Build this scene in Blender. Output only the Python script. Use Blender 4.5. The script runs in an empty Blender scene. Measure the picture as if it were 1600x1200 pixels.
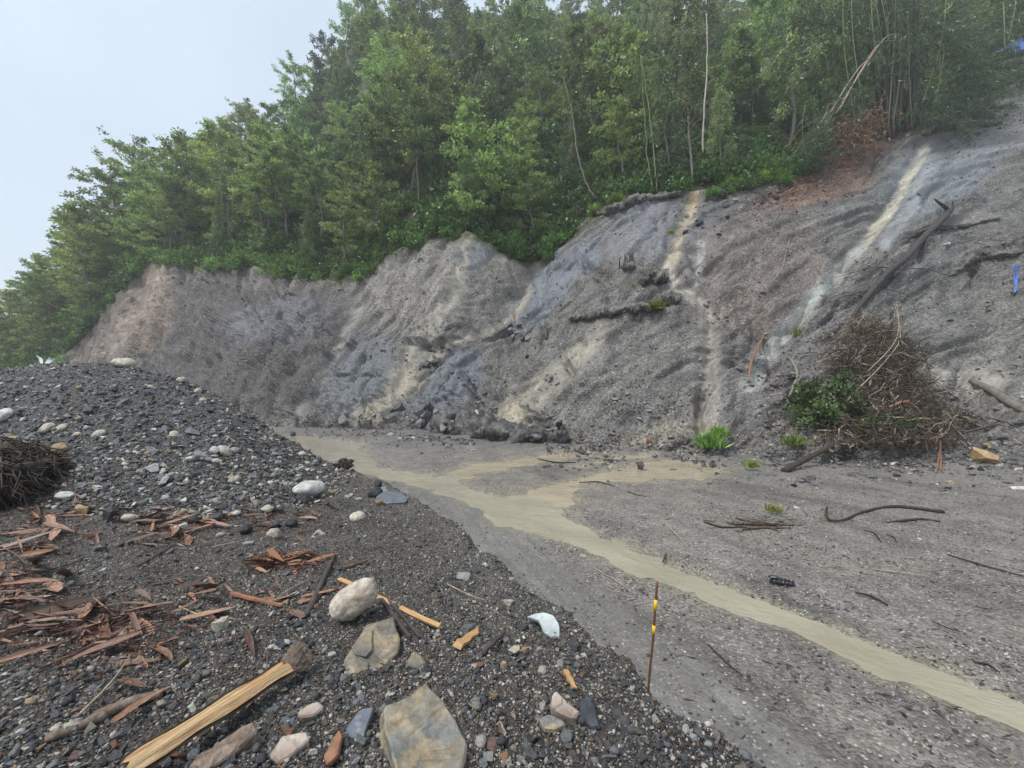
import bpy, bmesh, math, random
import numpy as np
from mathutils import Vector, Matrix, Euler, noise as mnoise

sc = bpy.context.scene
COL = sc.collection
R = math.radians
rng = np.random.default_rng(7)
random.seed(7)

# ------------------------------------------------------------------ camera
F, HOR, CZ = 640.0, 615.0, 2.4          # focal length and horizon row in photo pixels, eye height
cam = bpy.data.cameras.new('camera')
cam.sensor_width = 36.0
cam.lens = F / 1600 * 36
cam.shift_y = (HOR - 600) / 1600
cam.clip_start = 0.05
cam.clip_end = 1500
camo = bpy.data.objects.new('camera', cam)
camo.location = (0, 0, CZ)
camo.rotation_euler = (R(90), 0, 0)
COL.objects.link(camo)
sc.camera = camo

# ------------------------------------------------------------------ world, sun, exposure
SUN_EL, SUN_AZ = 60, 238                 # azimuth clockwise from +Y
w = bpy.data.worlds.new('World'); sc.world = w; w.use_nodes = True
nt = w.node_tree; nt.nodes.clear()
wo = nt.nodes.new('ShaderNodeOutputWorld'); bg = nt.nodes.new('ShaderNodeBackground')
sk = nt.nodes.new('ShaderNodeTexSky'); sk.sky_type = 'NISHITA'; sk.sun_disc = False
sk.sun_elevation = R(SUN_EL); sk.sun_rotation = R(SUN_AZ); sk.dust_density = 4; sk.altitude = 800
mx = nt.nodes.new('ShaderNodeMix'); mx.data_type = 'RGBA'; mx.inputs[0].default_value = 0.86
mx.inputs[7].default_value = (2.78, 3.26, 3.74, 1)       # low even rain cloud
wt = nt.nodes.new('ShaderNodeTexCoord'); wn = nt.nodes.new('ShaderNodeTexNoise'); wn.inputs['Scale'].default_value = 2.2; wn.inputs['Detail'].default_value = 4
wr = nt.nodes.new('ShaderNodeMapRange'); wr.inputs[1].default_value = .3; wr.inputs[2].default_value = .7; wr.inputs[3].default_value = .90; wr.inputs[4].default_value = 1.08
wm_ = nt.nodes.new('ShaderNodeMix'); wm_.data_type = 'RGBA'; wm_.blend_type = 'MULTIPLY'; wm_.inputs[0].default_value = 1; wm_.inputs[6].default_value = (2.78, 3.26, 3.74, 1)
nt.links.new(wt.outputs['Generated'], wn.inputs['Vector']); nt.links.new(wn.outputs[0], wr.inputs[0]); nt.links.new(wr.outputs[0], wm_.inputs[7]); nt.links.new(wm_.outputs[2], mx.inputs[7])
nt.links.new(sk.outputs[0], mx.inputs[6]); nt.links.new(mx.outputs[2], bg.inputs[0])
bg.inputs[1].default_value = 0.10
nt.links.new(bg.outputs[0], wo.inputs[0])
sl = bpy.data.lights.new('sun', 'SUN'); sl.energy = 1.5; sl.angle = R(18); sl.color = (1, .965, .91)
so = bpy.data.objects.new('sun', sl); COL.objects.link(so)
sdir = Vector((math.sin(R(SUN_AZ)) * math.cos(R(SUN_EL)), math.cos(R(SUN_AZ)) * math.cos(R(SUN_EL)), math.sin(R(SUN_EL))))
so.rotation_euler = sdir.to_track_quat('Z', 'Y').to_euler(); so.location = sdir * 60 + Vector((0, 0, 40))
vs = sc.view_settings
vs.view_transform = 'Standard'; vs.look = 'None'; vs.gamma = 1; vs.use_curve_mapping = False
vs.exposure = 1.38
sc.render.engine = 'CYCLES'
cy = sc.cycles
cy.max_bounces = 6; cy.diffuse_bounces = 3; cy.glossy_bounces = 2; cy.transmission_bounces = 3
cy.volume_bounces = 1; cy.transparent_max_bounces = 8
cy.use_denoising = True
cy.denoising_input_passes = 'RGB_ALBEDO_NORMAL'; cy.denoising_prefilter = 'NONE'
sc.render.filter_size = 1.35
cy.sample_clamp_indirect = 4

# ------------------------------------------------------------------ numpy noise
def pn(x, y, s=0):
    x = np.asarray(x, float); y = np.asarray(y, float)
    xi = np.floor(x); yi = np.floor(y); xf = x - xi; yf = y - yi
    xi = xi.astype(np.int64); yi = yi.astype(np.int64)
    def g(ix, iy, dx, dy):
        h = (ix * 374761393 + iy * 668265263 + s * 144269504) & 0xffffffff
        h = ((h ^ (h >> 13)) * 1274126177) & 0xffffffff
        h = h ^ (h >> 16)
        a = (h & 0xffff) / 65536.0 * 2 * np.pi
        return np.cos(a) * dx + np.sin(a) * dy
    u = xf * xf * xf * (xf * (xf * 6 - 15) + 10); v = yf * yf * yf * (yf * (yf * 6 - 15) + 10)
    a = g(xi, yi, xf, yf); b = g(xi + 1, yi, xf - 1, yf)
    c = g(xi, yi + 1, xf, yf - 1); d = g(xi + 1, yi + 1, xf - 1, yf - 1)
    return ((a + (b - a) * u) * (1 - v) + (c + (d - c) * u) * v) * 1.45
def fbm(x, y, o=4, s=0, gain=.5, lac=2.03):
    t = 0; a = 1.0; n = 0; f = 1.0
    for i in range(o):
        t = t + a * pn(x * f + i * 17.3, y * f - i * 9.1, s + i); n += a; a *= gain; f *= lac
    return t / n
def ridge(x, y, o=4, s=0):
    t = 0; a = 1.0; n = 0; f = 1.0
    for i in range(o):
        t = t + a * (1 - np.abs(pn(x * f + i * 7.7, y * f + i * 3.1, s + i)) * 2); n += a; a *= .5; f *= 2.1
    return t / n
def sstep(a, b, x):
    t = np.clip((x - a) / (b - a), 0, 1); return t * t * (3 - 2 * t)
def gsm(a, k):
    if k < 1: return a
    r = int(3 * k); ker = np.exp(-.5 * (np.arange(-r, r + 1) / k) ** 2); ker /= ker.sum()
    return np.convolve(np.pad(a, r, mode='edge'), ker, mode='valid')

# ------------------------------------------------------------------ mesh / object helpers
def mk_mesh(name, V, faces, smooth=True):
    me = bpy.data.meshes.new(name)
    V = np.asarray(V, np.float32)
    if not isinstance(faces, (list, tuple)) or (len(faces) and not isinstance(faces[0], np.ndarray)):
        faces = [np.asarray(faces, np.int32)]
    faces = [f for f in faces if len(f)]
    me.vertices.add(len(V)); me.vertices.foreach_set('co', V.ravel())
    nl = sum(f.size for f in faces); nf = sum(len(f) for f in faces)
    me.loops.add(nl); me.polygons.add(nf)
    me.loops.foreach_set('vertex_index', np.concatenate([f.ravel() for f in faces]).astype(np.int32))
    st = []; o = 0
    for f in faces:
        st.append(o + np.arange(len(f)) * f.shape[1]); o += f.size
    me.polygons.foreach_set('loop_start', np.concatenate(st).astype(np.int32))
    if smooth: me.polygons.foreach_set('use_smooth', np.ones(nf, bool))
    me.update(calc_edges=True)
    return me
def set_col(me, C, name='Col', alpha=None):
    at = me.attributes.new(name, 'FLOAT_COLOR', 'POINT')
    c = np.ones((len(C), 4), np.float32); c[:, :3] = C
    if alpha is not None: c[:, 3] = alpha
    at.data.foreach_set('color', c.ravel())
def link(name, me, mat=None, parent=None, loc=None, rot=None, scale=None):
    o = bpy.data.objects.new(name, me); COL.objects.link(o)
    if mat is not None and me is not None and len(me.materials) == 0: me.materials.append(mat)
    if parent is not None: o.parent = parent
    if loc is not None: o.location = loc
    if rot is not None: o.rotation_euler = rot
    if scale is not None: o.scale = scale if hasattr(scale, '__len__') else (scale,) * 3
    return o
def tag(o, label=None, cat=None, group=None, kind=None):
    if label: o['label'] = label
    if cat: o['category'] = cat
    if group: o['group'] = group
    if kind: o['kind'] = kind
    return o
def empty(name, loc, rot=(0, 0, 0), scale=1):
    o = bpy.data.objects.new(name, None); COL.objects.link(o)
    o.location = loc; o.rotation_euler = rot; o.scale = (scale,) * 3
    o.empty_display_size = .2
    return o
def grid_faces(nr, nc, mask=None):
    i = np.arange(nr - 1)[:, None] * nc + np.arange(nc - 1)[None, :]
    q = np.stack([i, i + 1, i + nc + 1, i + nc], -1).reshape(-1, 4)
    if mask is not None: q = q[mask.reshape(-1)]
    return q
def compact(V, q, *arrs):
    u, inv = np.unique(q.ravel(), return_inverse=True)
    return (V[u], inv.reshape(q.shape)) + tuple(a[u] for a in arrs)
def tube(pts, rad, sides=6, cap=True):
    P = np.asarray([tuple(p) for p in pts], float); n = len(P)
    r = np.broadcast_to(np.asarray(rad, float), (n,))
    T = np.gradient(P, axis=0); T /= np.linalg.norm(T, axis=1)[:, None] + 1e-9
    ref = np.array([0, 0, 1.]) if abs(T[0][2]) < .9 else np.array([1., 0, 0])
    A = np.cross(T, ref); A /= np.linalg.norm(A, axis=1)[:, None] + 1e-9
    B = np.cross(T, A)
    th = np.arange(sides) / sides * 2 * np.pi
    V = (P[:, None] + r[:, None, None] * (A[:, None] * np.cos(th)[None, :, None] + B[:, None] * np.sin(th)[None, :, None])).reshape(-1, 3)
    i = np.arange(n - 1)[:, None] * sides; j = np.arange(sides)[None]; k = (j + 1) % sides
    q = np.stack([i + j, i + k, i + sides + k, i + sides + j], -1).reshape(-1, 4)
    if cap:
        V = np.vstack([V, P[:1], P[-1:]])
        a = len(V) - 2; jj = np.arange(sides); kk = (jj + 1) % sides; m = (n - 1) * sides
        q = np.vstack([q, np.stack([kk, jj, np.full(sides, a), np.full(sides, a)], -1), np.stack([m + jj, m + kk, np.full(sides, a + 1), np.full(sides, a + 1)], -1)])
    return V, q
def fix_tris(q):
    t = q[:, 2] == q[:, 3]
    return [q[~t], q[t][:, :3]]
class Acc:
    def __init__(s): s.V = []; s.Q = []; s.n = 0
    def add(s, V, q):
        s.V.append(V); s.Q.append(q + s.n); s.n += len(V)
    def tube(s, pts, rad, sides=5): s.add(*tube(pts, rad, sides))
    def mesh(s, name, smooth=True):
        return mk_mesh(name, np.vstack(s.V), [f.astype(np.int32) for f in fix_tris(np.vstack(s.Q))], smooth)
def wiggle(a, b, n=6, amp=.1, seed=None, sag=0):
    a = np.asarray(tuple(a), float); b = np.asarray(tuple(b), float)
    t = np.linspace(0, 1, n)[:, None]
    P = a + (b - a) * t
    L = np.linalg.norm(b - a)
    j = rng.normal(0, 1, (n, 3)) * amp * L * np.sin(t * np.pi) * .6
    P = P + j; P[:, 2] -= (sag * L * np.sin(t * np.pi))[:, 0]
    return P
def smooth_path(P, k=4):
    P = np.asarray([tuple(p) for p in P], float); n = len(P)
    t = np.arange(n); tt = np.linspace(0, n - 1, (n - 1) * k + 1)
    out = np.empty((len(tt), 3))
    for i, u in enumerate(tt):
        j = min(int(u), n - 2); f = u - j
        p0 = P[max(j - 1, 0)]; p1 = P[j]; p2 = P[j + 1]; p3 = P[min(j + 2, n - 1)]
        out[i] = .5 * (2 * p1 + (p2 - p0) * f + (2 * p0 - 5 * p1 + 4 * p2 - p3) * f * f + (3 * p1 - p0 - 3 * p2 + p3) * f ** 3)
    return out
def at(px, py, Y):
    return Vector(((px - 800) / F * Y, Y, CZ + (HOR - py) / F * Y))

# ------------------------------------------------------------------ materials
def new_mat(name):
    m = bpy.data.materials.new(name); m.use_nodes = True
    t = m.node_tree; t.nodes.clear()
    out = t.nodes.new('ShaderNodeOutputMaterial'); b = t.nodes.new('ShaderNodeBsdfPrincipled')
    t.links.new(b.outputs[0], out.inputs[0])
    return m, t, b
def nd(t, kind, **kw):
    n = t.nodes.new(kind)
    for k, v in kw.items(): setattr(n, k, v)
    return n
def lk(t, a, b): t.links.new(a, b)
def noise_node(t, scale, detail=4, rough=.6, coord=None, dist=0):
    n = nd(t, 'ShaderNodeTexNoise'); n.inputs['Scale'].default_value = scale; n.inputs['Detail'].default_value = detail
    n.inputs['Roughness'].default_value = rough; n.inputs['Distortion'].default_value = dist
    if coord is not None: lk(t, coord, n.inputs['Vector'])
    return n
def maprange(t, sock, a, b, c, d):
    n = nd(t, 'ShaderNodeMapRange'); lk(t, sock, n.inputs[0])
    for i, v in enumerate((a, b, c, d)): n.inputs[i + 1].default_value = v
    return n.outputs[0]
def mul_col(t, col, fac):
    n = nd(t, 'ShaderNodeMix', data_type='RGBA', blend_type='MULTIPLY'); n.inputs[0].default_value = 1
    lk(t, col, n.inputs[6]); lk(t, fac, n.inputs[7]); return n.outputs[2]
def mix_col(t, fac, a, b):
    n = nd(t, 'ShaderNodeMix', data_type='RGBA')
    if hasattr(fac, 'links'): lk(t, fac, n.inputs[0])
    else: n.inputs[0].default_value = fac
    for s, i in ((a, 6), (b, 7)):
        if hasattr(s, 'links'): lk(t, s, n.inputs[i])
        else: n.inputs[i].default_value = (*s, 1)
    return n.outputs[2]
def bump(t, b, h, dist, strength=1.0, prev=None):
    n = nd(t, 'ShaderNodeBump'); n.inputs['Distance'].default_value = dist; n.inputs['Strength'].default_value = strength
    lk(t, h, n.inputs['Height'])
    if prev is not None: lk(t, prev, n.inputs['Normal'])
    lk(t, n.outputs[0], b.inputs['Normal']); return n.outputs[0]

def mat_terrain(name, s1, s2, pale, fleck, rough, bd, spec=.35, var=(.62, 1.38), cellbump=.5, flow=False):
    """vertex albedo x grain, plus cells of small stones with their own tint and relief"""
    m, t, b = new_mat(name)
    geo = nd(t, 'ShaderNodeNewGeometry').outputs['Position']
    can = nd(t, 'ShaderNodeAttribute', attribute_name='Col'); ca = can.outputs['Color']
    n1 = noise_node(t, s1, 7, .68, geo)
    n0 = noise_node(t, s1 * .13, 4, .6, geo)
    c = mul_col(t, ca, maprange(t, n1.outputs[0], .3, .7, *var))
    c = mul_col(t, c, maprange(t, n0.outputs[0], .3, .7, .82, 1.18))
    hsrc = n1.outputs[0]
    if flow:                                    # streaks down the fall line
        fa = nd(t, 'ShaderNodeAttribute', attribute_name='flow').outputs['Vector']
        mp = nd(t, 'ShaderNodeMapping'); mp.inputs['Scale'].default_value = (2.4, .42, 1); lk(t, fa, mp.inputs[0])
        nf = noise_node(t, .9, 8, .66, mp.outputs[0], .4)
        c = mul_col(t, c, maprange(t, nf.outputs[0], .3, .7, .52, 1.46))
        ad = nd(t, 'ShaderNodeMath', operation='MULTIPLY_ADD'); lk(t, nf.outputs[0], ad.inputs[0]); ad.inputs[1].default_value = 1.6; lk(t, n1.outputs[0], ad.inputs[2]); hsrc = ad.outputs[0]
    v = nd(t, 'ShaderNodeTexVoronoi'); v.inputs['Scale'].default_value = s2; lk(t, geo, v.inputs['Vector'])
    v.inputs['Randomness'].default_value = 1
    sep = nd(t, 'ShaderNodeSeparateColor'); lk(t, v.outputs['Color'], sep.inputs[0])
    c = mul_col(t, c, maprange(t, sep.outputs[1], 0, 1, .66, 1.34))
    # a share of the cells are pale chips
    k = nd(t, 'ShaderNodeMath', operation='GREATER_THAN'); lk(t, sep.outputs[0], k.inputs[0]); k.inputs[1].default_value = 1 - fleck
    k2 = nd(t, 'ShaderNodeMath', operation='LESS_THAN'); lk(t, v.outputs['Distance'], k2.inputs[0]); k2.inputs[1].default_value = .42
    k3 = nd(t, 'ShaderNodeMath', operation='MULTIPLY'); lk(t, k.outputs[0], k3.inputs[0]); lk(t, k2.outputs[0], k3.inputs[1])
    c = mix_col(t, k3.outputs[0], c, pale)
    c = mix_col(t, can.outputs['Alpha'], ca, c)
    lk(t, c, b.inputs['Base Color'])
    n2 = noise_node(t, s1 * .6, 3, .5, geo)
    lk(t, maprange(t, n2.outputs[0], .3, .7, rough - .14, rough + .14), b.inputs['Roughness'])
    b.inputs['Specular IOR Level'].default_value = spec
    p = bump(t, b, hsrc, bd, .9); gn = b.inputs['Normal'].links[0].from_node; lk(t, can.outputs['Alpha'], gn.inputs['Strength'])
    inv = nd(t, 'ShaderNodeMath', operation='SUBTRACT'); inv.inputs[0].default_value = 1; lk(t, v.outputs['Distance'], inv.inputs[1])
    bump(t, b, inv.outputs[0], bd * cellbump, .8, p); gn = b.inputs['Normal'].links[0].from_node; lk(t, can.outputs['Alpha'], gn.inputs['Strength'])
    return m
def mat_plain(name, col, rough=.6, scale=20, var=.35, bd=.004, spec=.4, obj_rand=0.0, coord='Object', stretch=None, col2=None):
    m, t, b = new_mat(name)
    tc = nd(t, 'ShaderNodeTexCoord').outputs[coord]
    if stretch:
        mp = nd(t, 'ShaderNodeMapping'); mp.inputs['Scale'].default_value = stretch; lk(t, tc, mp.inputs[0]); tc = mp.outputs[0]
    n = noise_node(t, scale, 6, .65, tc)
    f = maprange(t, n.outputs[0], .3, .7, 1 - var, 1 + var)
    if col2 is not None:
        n3 = noise_node(t, scale * .35, 4, .6, tc)
        base = mix_col(t, maprange(t, n3.outputs[0], .42, .6, 0, 1), col, col2)
    else:
        rg = nd(t, 'ShaderNodeRGB'); rg.outputs[0].default_value = (*col, 1); base = rg.outputs[0]
    c = mul_col(t, base, f)
    if obj_rand:
        oi = nd(t, 'ShaderNodeObjectInfo')
        c = mul_col(t, c, maprange(t, oi.outputs['Random'], 0, 1, 1 - obj_rand, 1 + obj_rand))
    lk(t, c, b.inputs['Base Color'])
    b.inputs['Roughness'].default_value = rough; b.inputs['Specular IOR Level'].default_value = spec
    bump(t, b, n.outputs[0], bd, .8)
    return m
def mat_stone(name, source):
    """source: 'OBJ' tint from the object's colour, 'INST' from a per-instance attribute"""
    m, t, b = new_mat(name)
    if source == 'OBJ': col = nd(t, 'ShaderNodeObjectInfo').outputs['Color']
    else: col = nd(t, 'ShaderNodeAttribute', attribute_name='tint', attribute_type='INSTANCER').outputs['Color']
    tc = nd(t, 'ShaderNodeTexCoord').outputs['Object']
    n = noise_node(t, 2.2, 7, .7, tc, .6); n2 = noise_node(t, 9, 4, .6, tc)
    c = mul_col(t, col, maprange(t, n.outputs[0], .3, .7, .6, 1.3))
    c = mul_col(t, c, maprange(t, n2.outputs[0], .35, .65, .8, 1.15))
    lk(t, c, b.inputs['Base Color'])
    b.inputs['Roughness'].default_value = .5; b.inputs['Specular IOR Level'].default_value = .4
    bump(t, b, n.outputs[0], .12, .5)
    return m
def mat_leaf(name, dark, light, hue=.0, trans=.5, rough=.38, objvar=.40):
    m = bpy.data.materials.new(name); m.use_nodes = True
    t = m.node_tree; t.nodes.clear()
    out = t.nodes.new('ShaderNodeOutputMaterial')
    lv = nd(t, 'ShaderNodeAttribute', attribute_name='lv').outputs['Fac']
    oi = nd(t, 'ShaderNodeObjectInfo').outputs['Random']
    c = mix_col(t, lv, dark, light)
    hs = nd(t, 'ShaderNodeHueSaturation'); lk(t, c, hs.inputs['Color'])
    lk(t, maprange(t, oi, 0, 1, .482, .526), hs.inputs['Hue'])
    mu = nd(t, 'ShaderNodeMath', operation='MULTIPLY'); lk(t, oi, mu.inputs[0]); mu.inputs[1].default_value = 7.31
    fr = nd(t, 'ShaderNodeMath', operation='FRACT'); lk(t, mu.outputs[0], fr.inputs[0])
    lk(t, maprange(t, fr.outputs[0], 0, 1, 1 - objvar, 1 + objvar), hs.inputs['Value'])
    hs.inputs['Saturation'].default_value = 1.0
    p = nd(t, 'ShaderNodeBsdfPrincipled'); lk(t, hs.outputs[0], p.inputs['Base Color']); p.inputs['Roughness'].default_value = rough
    p.inputs['Specular IOR Level'].default_value = .5
    tr = nd(t, 'ShaderNodeBsdfTranslucent'); lk(t, hs.outputs[0], tr.inputs[0])
    mi = nd(t, 'ShaderNodeMixShader'); mi.inputs[0].default_value = trans
    lk(t, p.outputs[0], mi.inputs[1]); lk(t, tr.outputs[0], mi.inputs[2]); lk(t, mi.outputs[0], out.inputs[0])
    return m

M = {}
M['cliff'] = mat_terrain('cliff_soil', 8.0, 11.0, (.40, .38, .33), .035, .48, .11, spec=.4, flow=True, cellbump=.5, var=(.5, 1.5))
M['road'] = mat_terrain('road_mud', 15.0, 38.0, (.46, .43, .385), .06, .40, .016, spec=.4, cellbump=.7, var=(.74, 1.26))
M['bank'] = mat_terrain('bank_gravel', 30.0, 75.0, (.50, .47, .42), .13, .42, .02, spec=.45, cellbump=1.0, var=(.45, 1.5))
M['hill'] = mat_terrain('hill_soil', 1.5, 5.0, (.08, .09, .04), .2, .8, .2)
M['valley'] = mat_plain('valley_soil', (.12, .11, .095), .8, .4, .3, .1)
M['stone'] = mat_stone('stone', 'OBJ')
M['pebble'] = mat_stone('pebble', 'INST')
M['leaf_feather'] = mat_leaf('leaf_feather', (.10, .15, .048), (.36, .46, .125))
M['leaf_broad'] = mat_leaf('leaf_broad', (.085, .14, .05), (.30, .43, .125))
M['leaf_slender'] = mat_leaf('leaf_slender', (.10, .145, .058), (.33, .41, .145))
M['leaf_dark'] = mat_leaf('leaf_dark', (.025, .045, .03), (.06, .085, .055))
M['leaf_shrub'] = mat_leaf('leaf_shrub', (.07, .15, .036), (.24, .41, .095))
M['leaf_bamboo'] = mat_leaf('leaf_bamboo', (.07, .12, .055), (.16, .23, .11))
M['leaf_grass'] = mat_leaf('leaf_grass', (.12, .22, .035), (.28, .42, .07))
M['leaf_yellow'] = mat_leaf('leaf_yellow', (.15, .19, .035), (.33, .36, .08))
M['leaf_dead'] = mat_leaf('leaf_dead', (.045, .03, .02), (.17, .115, .065), trans=.15)
M['bark_grey'] = mat_plain('bark_grey', (.16, .145, .125), .8, 6, .4, .02, obj_rand=.3, stretch=(1, 1, .25))
M['bark_dark'] = mat_plain('bark_dark', (.055, .045, .04), .75, 8, .4, .02, obj_rand=.3, stretch=(1, 1, .3))
M['bark_pale'] = mat_plain('bark_pale', (.36, .34, .29), .75, 6, .35, .015, stretch=(1, 1, .3))
M['root'] = mat_plain('root', (.10, .067, .047), .75, 10, .4, .01, obj_rand=.2)
M['root_dark'] = mat_plain('root_dark', (.04, .03, .024), .8, 10, .4, .01)
M['twig_pale'] = mat_plain('twig_pale', (.30, .24, .17), .7, 10, .4, .006)
M['orange_wood'] = mat_plain('orange_wood', (.24, .115, .065), .6, 12, .35, .005)
M['sod'] = mat_plain('sod', (.05, .043, .038), .7, 3, .6, .10, col2=(.15, .14, .13))
M['mud_clod'] = mat_plain('mud_clod', (.05, .046, .046), .5, 5, .6, .08, col2=(.13, .12, .115), obj_rand=.25)
M['rock_dark'] = mat_plain('rock_dark', (.075, .078, .09), .55, 2.5, .5, .05, col2=(.16, .155, .15), obj_rand=.3)
M['litter'] = mat_plain('litter', (.20, .11, .075), .6, 8, .4, .004, obj_rand=.4)

# ------------------------------------------------------------------ terrain: cliff and hill as columns of the slope
PXC = np.arange(-420, 2140, 2.5)
def col(pts, k=8):
    a = np.array(pts, float); return gsm(np.interp(PXC, a[:, 0], a[:, 1]), k)
foot_Y = col([(-420, 70), (-100, 62), (100, 50), (250, 41), (450, 29.5), (600, 28), (700, 25.5), (800, 21.5), (880, 19.8), (1100, 19.2), (1230, 18.2), (1400, 17.3), (1600, 16.6), (1800, 15.5), (2140, 13)], 24)
crest_py = col([(-420, 612), (-100, 600), (40, 585), (105, 562), (140, 515), (180, 470), (210, 430), (240, 404), (290, 412), (340, 424), (390, 418), (440, 424), (500, 436), (540, 444), (570, 425), (600, 402), (650, 382), (690, 371), (740, 366), (770, 382), (800, 402), (830, 414), (855, 400), (900, 366), (930, 340), (960, 325), (985, 312), (1030, 304), (1085, 297), (1130, 293), (1180, 288), (1240, 274), (1290, 252), (1340, 234), (1400, 212), (1440, 196), (1500, 183), (1560, 150), (1600, 120), (1700, 60), (1900, 0), (2140, -60)], 2.5)
crest_Y = col([(-420, 76), (-100, 68), (60, 58), (110, 54), (180, 53), (235, 53), (340, 48), (450, 43), (540, 40), (600, 39), (740, 37), (830, 36.5), (900, 35), (1000, 33), (1080, 32.5), (1200, 32.5), (1300, 33.5), (1400, 35), (1500, 37), (1600, 40), (1800, 44), (2140, 46)], 24)
crest_z = CZ + (HOR - crest_py) / F * crest_Y
TREE_H = 11.0
ridge_Y = col([(-420, 95), (-150, 86), (0, 76), (110, 70), (260, 72), (400, 80), (520, 86), (700, 88), (1000, 88), (1600, 90), (2140, 92)], 30)
sil_py = col([(-420, 590), (-150, 545), (0, 482), (40, 415), (80, 360), (130, 312), (180, 300), (225, 255), (262, 212), (335, 168), (430, 142), (480, 95), (520, 25), (560, -30), (700, -50), (1000, -50), (1600, -50), (2140, -50)], 6)
ridge_z = CZ + (HOR - sil_py) / F * ridge_Y - TREE_H * .93
ridge_z = np.maximum(ridge_z, crest_z + 1.0)
DX = (PXC - 800) / F                         # x per metre of depth

NR = 330
tt = np.linspace(0, 1, NR) ** 1.05
T, PX = np.meshgrid(tt, PXC, indexing='ij')
_u = np.cumsum(np.hypot(np.gradient((PXC - 800) / F * foot_Y), np.gradient(foot_Y)))
foot_Y = foot_Y - np.interp(PXC, [300, 700, 900, 1100, 1300, 1700], [1.0, 1.4, 1.8, 3.6, 3.4, 2.6]) + 1.3 * fbm(_u * .16, _u * 0, 3, 3) + .5 * fbm(_u * .7, _u * 0, 3, 4)
FY = np.broadcast_to(foot_Y, T.shape); CY = np.broadcast_to(crest_Y, T.shape); CZr = np.broadcast_to(crest_z, T.shape)
tf = np.interp(PXC, [300, 700, 900, 1100, 1700], [.40, .34, .24, .14, .14])[None, :]
prof = tf * T + (1 - tf) * T ** 1.5      # talus toe, steeper head
Yg = FY + (CY - FY) * T
Zg = -.25 + (CZr + .25) * prof
# arc length along the foot for metric noise coordinates
fx = DX * foot_Y; arc = np.concatenate([[0], np.cumsum(np.hypot(np.diff(fx), np.diff(foot_Y)))])
U = np.broadcast_to(arc, T.shape)
Vv = T * np.broadcast_to(np.hypot(crest_Y - foot_Y, crest_z), T.shape)
Xg = np.broadcast_to(DX, T.shape) * Yg
PYg = HOR - (Zg - CZ) / Yg * F               # photo row of the undisplaced slope
def polydist(px, py, line):
    d = np.full(px.shape, 1e9); tpar = np.zeros(px.shape); tot = len(line) - 1
    for i in range(tot):
        ax, ay = line[i][:2]; bx, by = line[i + 1][:2]
        vx, vy = bx - ax, by - ay; L = vx * vx + vy * vy + 1e-9
        s = np.clip(((px - ax) * vx + (py - ay) * vy) / L, 0, 1)
        dd = np.hypot(px - ax - s * vx, py - ay - s * vy)
        m = dd < d; d = np.where(m, dd, d); tpar = np.where(m, (i + s) / tot, tpar)
    return d, tpar
edge_fade = sstep(-.06, .05, T) * sstep(1.0, .965, T) * .85 + .15 * sstep(0, .02, T)
warp = fbm(U * .12, Vv * .12, 3, 5) * 2.2
SH = U - .55 * Vv + warp * .6                                                    # across the flow lines
patch = sstep(-.25, .35, fbm(U * .22, Vv * .16, 3, 51))
sc_ = fbm(SH * .30, Vv * .13 + warp * .05, 4, 63); sb_ = fbm(U * .22 + warp * .15, Vv * .40, 4, 64)
disp = (fbm(U * .16, Vv * .13, 4, 11) * 1.05                                    # broad bulges
        - .80 * sstep(.72, .98, ridge((U + warp) * .20, Vv * .05 + warp * .1, 3, 21))    # gullies down the fall line
        - (.22 + .33 * sstep(900, 700, PX)) * sstep(.62, .97, ridge(SH * .33, Vv * .045, 3, 31))
        + .34 * sstep(-.02, .10, sc_) + .26 * sstep(.24, .32, sc_) + .22 * sstep(-.30, -.22, sc_) - .30 * sstep(.20, .26, sb_) * sstep(-.1, .3, fbm(U * .11, Vv * .11, 2, 65))      # slump scarps
        + .20 * fbm(U * .9, Vv * .5, 4, 41)
        + (.2 + patch) * (.17 * ridge(SH * 1.05, Vv * .11, 3, 47) + .09 * fbm(SH * 2.8, Vv * .4, 3, 45))
        + (.05 + .16 * sstep(.05, .4, fbm(U * .4, Vv * .4, 3, 58))) * ridge(U * 3.2 + .6 * fbm(U * 2, Vv * 2, 2, 66), Vv * 3.6, 3, 49))
# named gullies and ledges of this slope
for line, wd, dp in (([(1085, 297), (1070, 350), (1045, 410), (1035, 432), (1090, 465), (1112, 500), (1105, 560), (1098, 620), (1090, 670)], 12, .5),
                     ([(1440, 235), (1385, 330), (1330, 410), (1270, 470), (1215, 540), (1185, 590)], 15, .55),
                     ([(738, 372), (720, 430), (690, 490), (640, 560), (590, 640)], -16, .8),
                     ([(850, 405), (800, 470), (770, 520), (700, 560), (650, 640)], 12, .7),
                     ([(545, 440), (520, 520), (480, 600), (450, 660)], -20, .7),
                     ([(940, 520), (860, 600), (800, 665)], -16, .5)):
    d, _ = polydist(PX, PYg, line)
    disp = disp + (-dp if wd > 0 else dp) * np.exp(-(d / abs(wd)) ** 2)
d, _ = polydist(PX, PYg, [(660, 545), (740, 528), (800, 520), (850, 522)]); side = PYg - np.interp(PX, [600, 660, 740, 800, 850, 900], [560, 545, 528, 520, 522, 515])
disp += np.where(side > 0, -.5, .35) * np.exp(-(d / 22) ** 2) * sstep(-.35, .25, fbm(U * .5, Vv * .5, 3, 53))
d, _ = polydist(PX, PYg, [(885, 492), (960, 484), (1010, 476), (1060, 462)])
disp += .45 * np.exp(-(d / 24) ** 2)
disp *= edge_fade
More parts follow.
